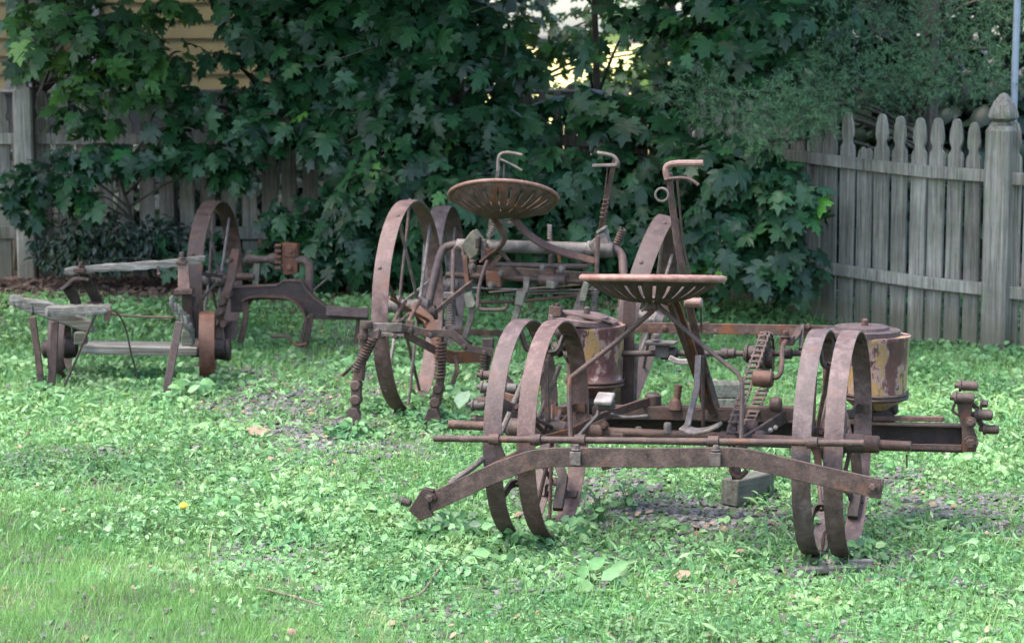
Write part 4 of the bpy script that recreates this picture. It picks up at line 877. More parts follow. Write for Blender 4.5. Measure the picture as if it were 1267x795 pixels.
# resample into equal links
Ls = [0.0]
for i in range(len(path)): Ls.append(Ls[-1] + (path[(i + 1) % len(path)] - path[i]).length)
tot = Ls[-1]; nl = int(tot / .036); mb = MB()
def onpath(s_):
    s_ %= tot; i = max(k for k in range(len(path)) if Ls[k] <= s_ + 1e-9); t = (s_ - Ls[i]) / max(Ls[i + 1] - Ls[i], 1e-6)
    return path[i].lerp(path[(i + 1) % len(path)], t)
for k in range(nl):
    p, q = onpath(k * tot / nl), onpath((k + 1) * tot / nl); d = (q - p)
    for s_ in (-.017, .017): mb.tube([p + V((s_, 0, 0)), q + V((s_ * .8, 0, 0))], .0042, 6)
    mb.tube([p + V((-.021, 0, 0)), p + V((.021, 0, 0))], .0062, 7)
mb.build('drive_chain', M['rust'], pa)
idl = MB().lathe([(.022, -.035), (.028, -.03), (.028, .03), (.022, .035)], A.P(944, 468, .2), UX, 18).build('idler_roller', M['orange'], pa)
MB().tube(smoothpts(A.L([(950, 467, .2), (962, 466, .2), (967, 455, .25), (968, 430, .35), (972, 422, .45)], 0), 5), .0085, 8).build('idler_arm', M['rust'], idl)
mb = MB().box(A.P(974, 421, .5), (.05, .05, .03)); mb.bolt(A.P(972, 417, .48), UZ, .013, .02); mb.bar(A.L([(978, 424, .5), (985, 415, .6), (990, 405, .72)], 0), .025, .01, UX); mb.build('casting', M['rust'], pa, bevel=.004)
MB().bar(A.L([(993, 402, .73), (990, 432, .56)], 0), .012, .01, UX).build('hanger', M['rust'], pa)
for px, py, v, r_ in ((897, 540, .05, .02), (960, 500, .3, .026), (930, 530, .1, .03), (905, 543, -.05, .016), (885, 540, .0, .014), (940, 540, .02, .022)): MB().lathe([(r_ * .7, -.02), (r_, -.012), (r_, .012), (r_ * .7, .02)], A.P(px, py, v), UX, 14).build('gear', M['rust'], pa)
for px, py in ((953, 532), (959, 529)):
    mb = MB(); mb.lathe([(.001, 0), (.008, .004), (.008, .012)], A.P(px, py, .02), UY, 10); mb.build('bright_bolt', M['pale'], pa)
# hoppers
def hopper(cpx, ztop_py, v, rt, rb_, h, lid_px, lid_r, tilt, lidtilt=(0, 0), lift=0, mt='hopper'):
    c = A.P(cpx, ztop_py, v); ax = V((tilt, 0, 1)).normalized()
    b0 = c - ax * h
    body = MB().lathe([(rb_ * .6, -.055), (rb_ * .85, -.03), (rb_ * 1.02, -.012), (rb_ * 1.03, .0), (rb_, .004), (rb_ * 1.01, .03), (rt * .985, h - .02), (rt * 1.02, h - .012), (rt * 1.02, h)], b0, ax, 40).build('hopper', M[mt], pa, smooth=40)
    for zz, rr in ((.0, rb_ * 1.04), (-.014, rb_ * 1.03)): 
        MB().tube([b0 + ax * zz + V((math.cos(q * .2618), math.sin(q * .2618), 0)) * rr for q in range(24)], .006, 6, closed=True).build('hopper_band', M['rust'], body)
    lc = A.P(lid_px, ztop_py - 1, v) + V((0, 0, .012 + lift)); lax = V((lidtilt[0], lidtilt[1], 1)).normalized()
    lid = MB().lathe([(lid_r, -.014), (lid_r * 1.0, .004), (lid_r * .9, .008), (lid_r * .88, .003), (lid_r * .72, .006), (lid_r * .7, .016), (lid_r * .2, .02)], lc, lax, 44)  .build('lid', M['mauve'], body, smooth=25)
    mb = MB().lathe([(.012, .015), (.012, .04), (.008, .044)], lc + V((.012, -.01, 0)), lax, 10); mb.build('lid_knob', M['rust'], lid)
    return body
hopper(1083, 414, .55, .122, .112, .205, 1066, .136, .0)
hopper(735, 402, .55, .112, .100, .20, 722, .128, -.02, (.10, .0), .01, 'hopper_left')
# lid catch parts on left hopper
mb = MB().bar(A.L([(683, 380, .5), (700, 388, .48), (745, 396, .46), (757, 400, .5)], 0), .02, .008, UY).box(A.P(690, 385, .46), (.03, .03, .035)).box(A.P(683, 383, .46), (.014, .03, .03)); mb.bolt(A.P(690, 380, .46), UZ, .01, .014); mb.build('lid_catch', M['rust'], pa, bevel=.002)
mb = MB()
for px, py, r_, w2 in ((1088, 512, .035, .05), (1075, 520, .022, .09), (1100, 503, .03, .03), (1060, 512, .02, .04), (730, 500, .045, .04), (712, 505, .025, .06)): mb.lathe([(r_ * .7, -w2), (r_, -w2 * .7), (r_, w2 * .7), (r_ * .7, w2)], A.P(px, py, .53), V((1, 0, .15)), 14)
mb.build('seed_plate_drive', M['darkrust'], pa)
mb = MB()
for px, py in ((690, 412), (697, 425), (702, 440), (690, 432)): mb.lathe([(.022, -.012), (.03, -.008), (.03, .008), (.022, .012)], A.P(px, py, .40), V((1, .3, .5)), 12)
mb.build('bevel_gears', M['darkrust'], pa)
# uprights
for pts, v, w_, mt, nm in (([(779, 372), (777, 425), (775, 503)], .60, .045, 'rust', 'upright'), ([(787, 425), (784, 500)], .61, .02, 'grey', 'upright'), ([(676, 445), (677, 535)], -.02, .016, 'rust', 'upright'),
                           ([(1043, 478), (1046, 541)], .12, .016, 'grey', 'upright'), ([(1021, 420), (1019, 538)], .30, .012, 'orange', 'upright'), ([(1008, 465), (1005, 545)], .35, .016, 'darkrust', 'upright'), ([(1092, 470), (1089, 580), (1075, 640)], .40, .0, '', '')):
    if w_: bracket(pa, A.L(pts, v), w_, .010, UX, mt, nm)
MB().tube(A.L([(693, 452, .0), (676, 495, 0), (662, 525, -.05)], 0), .008, 8).build('diagonal_rod', M['grey'], pa)
MB().tube(A.L([(659, 520, -.1), (675, 536, -.05)], 0), .008, 8).build('diagonal_rod', M['rust'], pa)
MB().tube(A.L([(703, 513, 0), (686, 535, 0)], 0), .008, 8).build('diagonal_rod', M['rust'], pa)
# opener shoes under the frame
for pts in ([(688, 565, .25), (697, 590, .2), (690, 630, .1)], [(745, 560, .3), (752, 580, .3)], [(1058, 560, .3), (1062, 600, .3), (1055, 640, .2)], [(905, 560, .2), (912, 590, .05)]):
    bracket(pa, A.L(pts, 0), .035, .02, UX, 'darkrust', 'opener_shank')
MB().tube(smoothpts(A.L([(910, 565), (905, 582), (914, 590), (924, 582)], .02), 4), .009, 8).build('hook', M['rust'], pa)
MB().tube(A.L([(684, 500, .2), (680, 640, .1)], 0), .0065, 7).build('thin_rod', M['rust'], pa)
# end rollers on both ends of the channel
def cyl(mb, px, py, v, r_, L_, ax=UX, knob=-1):
    c = A.P(px, py, v); ax = V(ax).normalized()
    mb.lathe([(r_ * .55, -L_ / 2 - .014), (r_ * .5, -L_ / 2 - .012), (r_ * .55, -L_ / 2), (r_ * 1.25, -L_ / 2 + .001), (r_ * 1.25, -L_ / 2 + .008), (r_, -L_ / 2 + .012), (r_, L_ / 2 - .012), (r_ * .82, L_ / 2), (.3 * r_, L_ / 2 + .002)], c, ax, 18)
eb = MB().plate(A.L([(1183, 492), (1203, 492), (1201, 520), (1209, 545), (1207, 559), (1190, 559), (1190, 530), (1186, 515)], .43), (0, .03, 0)); eb.bolt(A.P(1201, 548, .42), -UY, .018, .014); eb.bolt(A.P(1201, 522, .42), -UY, .014, .014)
ebo = eb.build('end_bracket', M['rust'], pa, smooth=30, bevel=.004)
for px, py, v, r_, L_ in ((1198, 477, .45, .017, .064), (1193, 492, .42, .0185, .068), (1217, 513, .46, .019, .060), (1226, 531, .47, .016, .054)):
    mb = MB(); cyl(mb, px, py, v, r_, L_); mb.build('roller', M['rust'], ebo)
MB().bar(smoothpts(A.L([(1200, 498), (1209, 505), (1209, 515), (1218, 530)], .48), 3), .02, .016, UY).bar(smoothpts(A.L([(1181, 500), (1179, 508), (1187, 514)], .43), 3), .01, .01, UY).build('roller_arm', M['rust'], ebo, bevel=.003)
mb = MB(); mb.bolt(A.P(1213, 499, .47), UX, .014, .022); mb.build('bolt', M['rust'], ebo)
eb = MB().plate(A.L([(610, 460), (625, 462), (650, 495), (650, 540), (628, 540), (605, 515), (596, 480)], .43), (0, .02, 0)).build('end_bracket', M['darkrust'], pa, smooth=0, bevel=.003)
for px, py, v, r_, L_, mt in ((605, 464, .40, .0165, .06, 'rust'), (604, 479, .38, .018, .055, 'grey'), (632, 480, .40, .018, .045, 'grey'), (592, 501, .36, .019, .05, 'grey'), (596, 518, .38, .012, .05, 'rust')):
    mb = MB(); cyl(mb, px, py, v, r_, L_, UX); mb.build('roller', M[mt], eb)
bracket(eb, A.L([(623, 490), (646, 497)], .36), .032, .012, UZ, 'orange', 'roller_arm', [(A.P(638, 494, .35), -UY)])
MB().lathe([(.012, -.02), (.022, -.015), (.022, .015), (.03, .018), (.03, .024)], A.P(596, 497, .37), V((1, .4, 0)), 14).build('cap', M['rust'], eb)

# wooden blocks below
def wblock(name, px, py, v, size, label, rz=0, mat='block'):
    c = A.P(px, py, v); o = empty if 0 else None
    g0 = ground(px, py); w_ = g0
    o = MB().box((0, 0, 0), size).build(name, M[mat], bevel=.006); o.location = (w_.x, w_.y, size[2] / 2 + float(tz(w_.x, w_.y))); o.rotation_euler.z = A.rz + rz; return tag(o, label, 'wood block')
wblock('wood_block', 925, 618, .10, (.08, .22, .10), 'mossy wooden block on the slate under the middle of the planter', R(-28))
for px, z0, sx_ in ((905, .0, .15),):
    c = ground(898, 512); o = MB().box((0, 0, .04), (.17, .13, .08)).box((.01, 0, .115), (.15, .12, .065)).build('stacked_wood_blocks', M['block'], bevel=.006); o.location = (c.x, c.y + .05, float(tz(c.x, c.y))); tag(o, 'dark damp wooden blocks stacked behind the planter frame', 'wood block')

# ------------------------------------------------------------------ B: riding cultivator in the middle
B = Frame((.045, 10.51, 0), 13)
pb = empty('riding_cultivator', B.O, B.rz, label='rusty riding cultivator with tilted pan seat, two hand levers and coil springs', cat='cultivator')
wl = spoked_wheel(pb, B.P(506, 378, 0), .482, .074, nsp=5, phase=.15, hubL=.15)
wr = spoked_wheel(pb, B.P(795, 392, 0), .465, .084, camber=R(13.5), nsp=5, phase=.35, hubL=.15)
TP = .12
mb = MB().tube(B.L([(566, 303), (735, 308)], TP), .029, 18); mb.lathe([(.03, 0), (.037, .004), (.037, .03), (.03, .034)], B.P(726, 308, TP), UX, 18); mb.build('top_pipe', M['grey'], pb)
MB().tube(smoothpts(B.L([(572, 303, TP), (561, 303, TP), (549, 308, TP), (543, 322, .09), (535, 355, .04), (527, 392, 0)], 0), 5), .0195, 14).build('arch_axle', M['mauve'], pb)
MB().tube(smoothpts(B.L([(735, 307, TP), (755, 306, TP), (768, 314, TP), (771, 330, .09), (771, 360, .04), (772, 385, 0), (795, 392, 0)], 0), 5), .0195, 14).build('arch_axle', M['mauve'], pb)
for px, py in ((528, 388), (778, 388)):
    MB().lathe([(.022, -.05), (.04, -.045), (.043, .0), (.034, .03), (.034, .045)], B.P(px, py, 0), V((1, .1, .2)), 16).build('axle_collar', M['darkrust'], pb)
# triangular castings on the pipe
MB().plate(B.L([(581, 288), (586, 284), (597, 300), (590, 316), (581, 322), (575, 312), (570, 303)], TP - .035), (0, .07, 0)).build('casting', M['olive'], pb, smooth=0, bevel=.006)
MB().plate(B.L([(727, 302), (742, 288), (748, 287), (753, 300), (752, 318), (735, 318)], TP - .04), (0, .08, 0)).build('casting', M['grey'], pb, smooth=0, bevel=.008)
MB().lathe([(.02, -.05), (.038, -.04), (.036, .03), (.03, .04)], B.P(748, 309, TP - .02), UX, 16).build('pipe_end', M['grey'], pb)
for px, w_ in ((598, .018), (600, .012)): MB().bar(B.L([(px, 296), (px, 322)], TP - .04), w_, .02, UX).build('clamp', M['grey'], pb, bevel=.003)
# cross rods
for pts, v, r_, mt, nm in (([(612, 327), (728, 330)], .05, .012, 'mauve', 'cross_rod'), ([(552, 340), (600, 342), (690, 347), (728, 348)], .02, .0145, 'rust', 'cross_rod'), ([(581, 356), (640, 358)], 0, .005, 'grey', 'thin_rod'),
                           ([(655, 360), (735, 358)], .1, .005, 'grey', 'thin_rod'), ([(595, 374), (650, 372), (700, 367), (742, 361)], .05, .008, 'rust', 'thin_rod'), ([(625, 364), (735, 362)], .15, .004, 'grey', 'thin_rod'), ([(605, 362), (720, 352)], .3, .007, 'darkrust', 'thin_rod')):
    MB().tube(B.L(pts, v), r_, 10).build(nm, M[mt], pb)
MB().bar(B.L([(590, 336), (735, 345)], .35), .06, .01, UZ).build('rear_frame_bar', M['darkrust'], pb, bevel=.002)
MB().tube(smoothpts(B.L([(603, 322, .02), (594, 350, -.02), (591, 376, -.05), (594, 382, -.05), (605, 383, -.05), (624, 382, -.05), (628, 376, -.05)], 0), 5), .0085, 9).build('foot_stirrup', M['mauve'], pb)
# seat
sb_ = B.P(623, 243, -.12)
dish_seat(pb, sb_, .243, .085, -R(19), R(-2), M['rust'], M['pink_sheen'], True, lobes=True, yscale=.86, nslot=24)
MB().tube(B.L([(601, 253), (629, 252)], -.02), .012, 10).build('seat_cross_pin', M['rust'], pb)
MB().tube(B.L([(620, 275), (634, 276)], .0), .010, 10).build('seat_cross_pin', M['pale'], pb)
MB().bar(smoothpts(B.L([(601, 249, -.08), (606, 262, -.06), (619, 282, -.02), (624, 292, .0), (620, 304, .0), (608, 314, .03), (596, 324, .05)], 0), 4), .042, .009, V((.35, 1, 0))).build('seat_leg', M['orange'], pb, bevel=.001)
MB().bar(smoothpts(B.L([(626, 248, -.1), (632, 262, -.09), (643, 279, -.07), (662, 296, -.05), (690, 310, -.02), (735, 323, .03)], 0), 4), .046, .010, V((.25, 1, .45))).build('seat_leg', M['orange'], pb, bevel=.001)
# levers
l1 = MB().bar(B.L([(617, 206, .05), (613, 235, .08), (608, 270, .1), (604, 300, TP)], 0), .016, .010, UX).build('lever', M['grey'], pb, bevel=.001)
MB().tube(smoothpts(B.L([(616, 212), (617, 196), (621, 190), (631, 189), (646, 192)], .05), 5), .008, 8).build('handle', M['grey'], l1)
MB().tube(smoothpts(B.L([(619, 197), (632, 203), (646, 211)], .03), 4), .0055, 7).build('trigger', M['grey'], l1)
MB().tube(B.L([(624, 203), (623, 230)], .05), .004, 6).build('latch_rod', M['rust'], l1)
l2 = MB().bar(B.L([(761, 198, .05), (757, 215, .06), (750, 255, .09), (744, 292, TP)], 0), .022, .010, UX).build('lever', M['rust'], pb, bevel=.001)
MB().tube(smoothpts(B.L([(763, 206), (764, 200), (760, 194), (752, 191), (739, 189)], .05), 5), .0085, 8).build('handle', M['grey'], l2)
MB().bar(B.L([(733, 205), (764, 204)], .03), .014, .012, UZ).build('trigger', M['grey'], l2, bevel=.003)
MB().tube(B.L([(752, 207, .04), (747, 250, .07), (741, 285, .1)], 0), .0035, 6).build('latch_rod', M['rust'], l2)
MB().box(B.P(764, 204, .05), (.02, .03, .03)).build('grip_block', M['rust'], l2, bevel=.003)
MB().spring(B.P(750, 245, .06), B.P(745, 272, .08), .012, .003, 5).build('latch_spring', M['rust'], l2)
mb = MB()
for k in range(5): mb.box(B.P(740 + k * 2.4, 287 - k * 1.6, .09), (.012, .03, .012))
mb.plate(B.L([(737, 292), (750, 282), (754, 286), (751, 300), (740, 304)], .10), (0, .014, 0)); mb.build('quadrant', M['olive'], pb, smooth=0, bevel=.002)
MB().tube(B.L([(740, 292), (738, 340)], .02), .011, 9).build('lift_rod', M['mauve'], pb)
# springs
for a_, b2, v, r_, wr, n_, mt in (((606, 292), (614, 276), .1, .012, .003, 6, 'grey'), ((680, 295), (680, 278), .3, .009, .0035, 6, 'pale'), ((762, 304), (771, 283), .2, .014, .005, 7, 'rust'), ((735, 392), (736, 356), -.05, .015, .004, 12, 'grey'),
                              ((558, 402), (559, 362), -.05, .017, .0042, 13, 'grey'), ((544, 467), (546, 421), -.45, .022, .005, 11, 'rust'), ((441, 458), (462, 417), -.62, .021, .005, 12, 'rust'), ((598, 460), (603, 428), -.35, .02, .0055, 9, 'darkrust')):
    MB().spring(B.P(*a_, v), B.P(*b2, v), r_, wr, n_).build('spring', M[mt], pb, smooth=60)
MB().tube(B.L([(561, 308, 0), (560, 362, -.05)], 0), .0095, 9).tube(smoothpts(B.L([(561, 312, 0), (565, 304, 0), (572, 308, 0), (573, 316, 0)], 0), 4), .007, 7).build('push_rod', M['mauve'], pb)
MB().box(B.P(556, 365, -.05), (.05, .03, .03)).build('spring_block', M['grey'], pb, bevel=.004)
MB().tube(B.L([(736, 356, -.05), (736, 395, -.05)], 0), .008, 8).build('spring_rod', M['rust'], pb)
# center clamps and plates
for px, py, sx_, sz in ((678, 335, .07, .05), (690, 345, .10, .05), (668, 345, .05, .05), (682, 322, .02, .06), (612, 345, .07, .07), (605, 318, .03, .08), (585, 335, .025, .10), (592, 300, .02, .05)): MB().box(B.P(px, py, .05 + random.uniform(-.04, .04)), (sx_, .05, sz), X=V((1, 0, random.uniform(-.3, .3)))).build('clamp', M['rust'], pb, bevel=.005)
mb = MB(); mb.lathe([(.02, -.06), (.026, -.05), (.026, .05), (.02, .06)], B.P(683, 346, .0), UX, 14); mb.build('collar', M['rust'], pb)
for px, py in ((672, 330), (695, 332), (687, 352), (608, 352), (620, 338), (584, 330)): mb = MB(); mb.bolt(B.P(px, py, -.02), -UY, .012, .018); mb.build('bolt', M['grey'], pb)
MB().bar(B.L([(575, 315), (578, 352)], 0), .02, .012, UX).build('hanger_strap', M['orange'], pb)
MB().bar(B.L([(619, 316), (602, 335), (594, 348)], .05), .02, .012, UX).build('hanger_strap', M['orange'], pb)
MB().bar(B.L([(606, 300), (624, 316), (640, 336), (655, 356)], .2), .015, .01, UX).build('diagonal_strap', M['darkrust'], pb)
MB().bar(B.L([(680, 295), (690, 310), (693, 325)], .25), .012, .01, UX).build('diagonal_strap', M['rust'], pb)
for pts, v in (([(573, 364), (583, 360), (588, 375), (585, 380), (577, 380)], -.05), ([(639, 360), (651, 360), (646, 378), (637, 376)], -.1), ([(676, 347), (686, 348), (685, 357), (676, 356)], -.1), ([(722, 348), (729, 350), (724, 372), (716, 372)], -.1)):
    MB().plate(B.L(pts, v), (0, .012, 0)).build('tag_plate', M['olive'], pb, smooth=0, bevel=.001)
for pts, v in (([(584, 372), (583, 392), (572, 424)], -.02), ([(652, 342), (650, 360), (643, 376), (635, 400), (622, 424)], -.08), ([(727, 344), (724, 358), (718, 390), (714, 425)], -.08), ([(735, 340), (722, 358), (712, 385)], .02), ([(740, 395), (735, 425)], 0)):
    MB().bar(smoothpts(B.L(pts, v), 3), .026, .016, UX).build('shank', M['grey'], pb, bevel=.003)
# long strap from hub up right, orange
MB().tube(B.L([(482, 368, -.3), (515, 388, -.15), (530, 396, -.1)], 0), .008, 7).build('tie_rod', M['orange'], pb)
MB().bar(B.L([(540, 385, -.15), (560, 368, -.1), (583, 350, 0)], 0), .02, .012, UZ).build('tie_bar', M['rust'], pb)
# rear perforated rail
mb = MB().bar(B.L([(560, 410), (640, 413)], .35), .028, .012, UZ)
for px in (572, 590, 606, 622): mb.lathe([(.006, 0), (.006, .003)], B.P(px, 411, .343), -UY, 8)
mb.build('lower_rail', M['darkrust'], pb)
# gang frame in front
GV = -.5
MB().bar(B.L([(458, 404, -.62), (497, 405, -.58)], 0), .036, .012, UZ).bar(B.L([(455, 413, -.6), (500, 414, -.56)], 0), .012, .05, UZ).build('gang_plate', M['grey'], pb, bevel=.002)
MB().bar(B.L([(488, 403, -.58), (530, 412, -.5), (559, 412, -.48), (580, 431, -.42), (610, 436, -.38)], 0), .034, .012, UZ).build('gang_bar', M['rust'], pb, bevel=.002)
MB().bar(B.L([(496, 408, -.57), (510, 418, -.5), (540, 434, -.4)], 0), .034, .012, UZ).build('gang_bar', M['rust'], pb, bevel=.002)
MB().bar(B.L([(540, 436, -.38), (560, 442, -.3), (608, 440, -.2)], 0), .055, .012, UZ).build('gang_bar', M['orange'], pb, bevel=.002)
MB().bar(B.L([(549, 408, -.45), (570, 420, -.3), (583, 428, -.1)], 0), .03, .012, UZ).build('gang_bar', M['darkrust'], pb, bevel=.002)
MB().bar(B.L([(510, 378, -.05), (530, 395, -.08), (540, 420, -.2), (545, 445, -.3)], 0), .05, .012, UX).build('draft_plate', M['orange'], pb, bevel=.002)
MB().bar(B.L([(563, 440, -.3), (566, 458, -.3), (560, 475, -.3)], 0), .018, .014, UX).build('spike', M['rust'], pb)
for px, v in ((490, -.56), (508, -.52)): MB().bar(B.L([(px, 396), (px - 2, 416)], v), .03, .016, UX).tube(smoothpts(B.L([(px - 4, 402, v), (px + 2, 388, v + .1), (px + 12, 372, v + .3)], 0), 3), .009, 7).build('clip', M['rust'], pb, bevel=.003)
for px, py, v in ((490, 415, -.56), (509, 408, -.55), (533, 414, -.5), (575, 428, -.44), (600, 436, -.4)): mb = MB(); mb.bolt(B.P(px, py, v - .02), -UY, .011, .015); mb.build('bolt', M['darkrust'], pb)
def shovel_leg(pts, v, toppost):
    P_ = B.L(pts, v); mb = MB()
    k = len(P_)
    for i in range(k - 1):
        mid = (P_[i] + P_[i + 1]) / 2
        mb.bar([P_[i], P_[i + 1]], .044 if i % 2 else .034, .03, UX)
        mb.lathe([(.018, -.026), (.024, -.02), (.024, .02), (.018, .026)], P_[i + 1], UY, 12)
    leg = mb.build('shovel_leg', M['rust'], pb, bevel=.004)
    e = P_[-1]
    ol = [(-.018, 0, .03), (.018, 0, .03), (.042, 0, -.03), (.046, 0, -.085), (.03, 0, -.11), (0, 0, -.075), (-.03, 0, -.11), (-.046, 0, -.085), (-.042, 0, -.03)]
    MB().plate([e + V(p) - UY * .03 for p in ol], (0, .012, 0)).build('shovel', M['rust'], leg, smooth=0, bevel=.003)
    return leg
shovel_leg([(443, 458), (441, 476), (441, 494), (439, 512)], -.62, None)
shovel_leg([(546, 462), (543, 480), (539, 497), (537, 512)], -.42, None)
MB().tube(B.L([(451, 398, -.62), (449, 440, -.62), (446, 470, -.62)], 0), .018, 12).lathe([(.026, 0), (.03, .01), (.026, .03)], B.P(454, 406, -.62), UZ, 14).lathe([(.022, -.012), (.024, .0), (.022, .012)], B.P(449, 416, -.63), UZ, 12).build('leg_socket', M['rust'], pb)
MB().tube(B.L([(546, 415, -.45), (545, 465, -.44)], 0), .012, 10).build('spring_rod', M['rust'], pb)
MB().tube(B.L([(463, 413, -.61), (440, 462, -.62)], 0), .011, 10).build('spring_rod', M['rust'], pb)
MB().box(B.P(463, 414, -.61), (.06, .04, .045), X=V((1, 0, .3))).build('casting', M['rust'], pb, bevel=.006)
MB().bar(B.L([(450, 440, -.3), (424, 464, -.2)], 0), .012, .01, UX).build('thin_strap', M['rust'], pb)
MB().bar(B.L([(604, 418, -.35), (604, 432, -.35)], 0), .05, .03, UX).build('spring_cap', M['darkrust'], pb, bevel=.004)
# right side bits near the cambered wheel
MB().bar(B.L([(776, 470, -.0), (782, 400, .0), (788, 370, .0)], 0), .02, .012, UX).build('upright', M['rust'], pb)

# ------------------------------------------------------------------ D: straddle implement behind
D = Frame((-1.0, 12.62, 0), 8)
pd_ = empty('walking_cultivator', D.O, D.rz, label='rusty arched implement behind with a tall wheel at each end', cat='cultivator')
spoked_wheel(pd_, D.P(266, 345, 0), .425, .088, nsp=5, phase=.1, hubL=.12, mat='rust')
spoked_wheel(pd_, D.P(549, 352, 0), .425, .095, nsp=5, phase=.2, hubL=.12)
top = [(285, 356), (300, 354), (343, 352), (350, 347), (373, 347), (379, 356), (405, 379), (455, 382)]
bot = [(455, 396), (400, 395), (384, 394), (376, 382), (368, 374), (350, 370), (315, 371), (305, 376), (300, 386), (285, 386)]
MB().plate(D.L(top + bot, -.22), (0, .014, 0)).build('arched_beam', M['darkrust'], pd_, smooth=30, bevel=.002)
MB().bar(smoothpts(D.L(top, -.20), 2), .055, .008, UY).build('beam_flange', M['rust'], pd_, smooth=0)
tp2 = [(300, 372), (312, 367), (350, 367), (366, 373), (376, 384), (379, 396)]
MB().bar(smoothpts(D.L(tp2, -.25), 3), .05, .010, UY).build('lower_flange', M['rust'], pd_, smooth=0)
MB().bar(D.L([(404, 384), (456, 387)], -.235), .05, .02, UZ).build('splice_plate', M['mauve'], pd_, bevel=.002)
for pts, v, w_ in (([(304, 370), (304, 392), (297, 424)], -.24, .03), ([(380, 392), (372, 425)], -.26, .02), ([(386, 388), (378, 430)], -.22, .026), ([(444, 390), (440, 425)], -.2, .02)):
    MB().bar(D.L(pts, v), w_, .016, UX).build('shank', M['rust'], pd_, bevel=.002)
MB().tube(smoothpts(D.L([(335, 416), (355, 416), (362, 423), (368, 427), (380, 425)], -.28), 4), .0085, 8).build('crank_rod', M['rust'], pd_)
# casting box
bx_ = MB().plate(D.L([(349, 300), (368, 302), (368, 338), (352, 341), (348, 330)], -.12), (0, .06, 0)).build('gear_case', M['orange'], pd_, smooth=0, bevel=.006)
mb = MB()
for py in (303, 310, 317, 324, 331): mb.box(D.P(345, py, -.11), (.035, .05, .012))
mb.plate(D.L([(352, 305), (365, 306), (365, 318), (352, 317)], -.128), (0, .01, 0)); mb.lathe([(.016, 0), (.016, .012), (.01, .014)], D.P(358, 331, -.12), -UY, 14); mb.bolt(D.P(360, 311, -.128), -UY, .01, .01)
mb.build('ribs', M['orange'], bx_, bevel=.002)
MB().lathe([(.03, -.18), (.034, -.15), (.02, -.11), (.02, -.06), (.032, -.04), (.034, .0), (.024, .02), (.024, .04)], D.P(345, 320, -.08), V((1, 0, .05)), 16).build('arch_arm', M['rust'], pd_)
MB().tube(smoothpts(D.L([(366, 322), (375, 322), (382, 328), (383, 342), (382, 368)], -.1), 5), .023, 12).build('arch_axle', M['rust'], pd_)
MB().bar(D.L([(318, 326), (316, 352)], -.1), .032, .012, UX).build('upright', M['olive'], pd_)
MB().tube(D.L([(270, 345, 0), (296, 342, -.05), (316, 342, -.1)], 0), .02, 12).build('stub_axle', M['rust'], pd_)
MB().tube(D.L([(386, 361), (404, 345)], .1), .006, 7).build('thin_rod', M['grey'], pd_)
MB().bar(smoothpts(D.L([(292, 308, -.2), (286, 345, -.26), (276, 375, -.3), (271, 400, -.3), (269, 440, -.3)], 0), 3), .045, .012, UX).build('lift_link', M['rust'], pd_, bevel=.003)
MB().bar(D.L([(246, 338, -.3), (275, 342, -.2)], 0), .02, .012, UZ).build('lift_link', M['rust'], pd_)
for px, py, r_ in ((276, 372, .022), (273, 385, .02), (278, 400, .018), (268, 398, .018), (284, 365, .016), (284, 322, .012)): MB().lathe([(r_, -.02), (r_ * 1.2, -.01), (r_ * 1.2, .01), (r_, .02)], D.P(px, py, -.32), V((.3, 1, 0)), 12).build('pivot', M['rust'], pd_)
mb = MB(); mb.bar(D.L([(268, 405, -.3), (266, 440, -.3)], 0), .012, .01, UX); mb.build('hanging_strap', M['rust'], pd_); mb = MB(); mb.bar(D.L([(276, 405, -.3), (279, 440, -.3)], 0), .012, .01, UX); mb.build('hanging_strap', M['rust'], pd_)
MB().plate(D.L([(278, 398), (292, 396), (296, 408), (290, 420), (282, 424), (276, 415)], -.28), (0, .008, 0)).build('shovel', M['rust'], pd_, smooth=0)

# ------------------------------------------------------------------ C: wooden framed implement at the left
C_ = Frame((-1.86, 11.5, 0), 0)
pc = empty('wooden_frame_cultivator', C_.O, 0, label='low implement at left with weathered wooden bars and flat iron legs', cat='cultivator')
def small_wheel(px, py, v, Rr, w_, mat, ax_):
    c = C_.P(px, py, v); c.z = max(c.z, Rr - .01)
    o = MB().ring(c, Rr, w_, .010, V((1, ax_, 0)), 60, .002).build('wheel', M[mat], pc, smooth=30)
    MB().lathe([(.02, -.09), (.045, -.08), (.05, -.03), (.03, 0), (.05, .03), (.045, .08), (.02, .09)], c, V((1, ax_, 0)), 18).build('hub', M['darkrust'], o)
    for k in range(6):
        q = .3 + k * math.pi / 3; d = V((0, math.sin(q), math.cos(q))); MB().tube([c + d * .04, c + d * (Rr - .008)], .008, 6).build('spoke', M['darkrust'], o)
small_wheel(257, 430, -.02, .182, .075, 'orange', .10); small_wheel(74, 432, .05, .17, .08, 'rust', .06)
def plank(pts, h, d, nm, mat='plank', v=0, jag=.006, rt=None):
    P_ = smoothpts(C_.L(pts, v), 5); rr = random.Random(len(nm) + len(pts))
    mb = MB(); vs, fs = [], []; k = len(P_)
    for i, p in enumerate(P_):
        e = min(1, .75 + .5 * min(i, k - 1 - i) / 2)
        for a, b_ in ((-.5, -.5), (0, -.56), (.5, -.48), (.54, 0), (.48, .5), (0, .55), (-.5, .46), (-.55, 0)):
            vs.append(p + V((rr.uniform(-jag, jag) * .5, a * d * e + rr.uniform(-jag, jag), b_ * h * e + rr.uniform(-jag, jag))))
    for i in range(k - 1):
        for j in range(8): fs.append((i * 8 + j, i * 8 + (j + 1) % 8, (i + 1) * 8 + (j + 1) % 8, (i + 1) * 8 + j))
    fs += [tuple(range(8))[::-1], tuple((k - 1) * 8 + j for j in range(8))]
    return mb.add(vs, fs).build(nm, M[mat], pc, smooth=40)
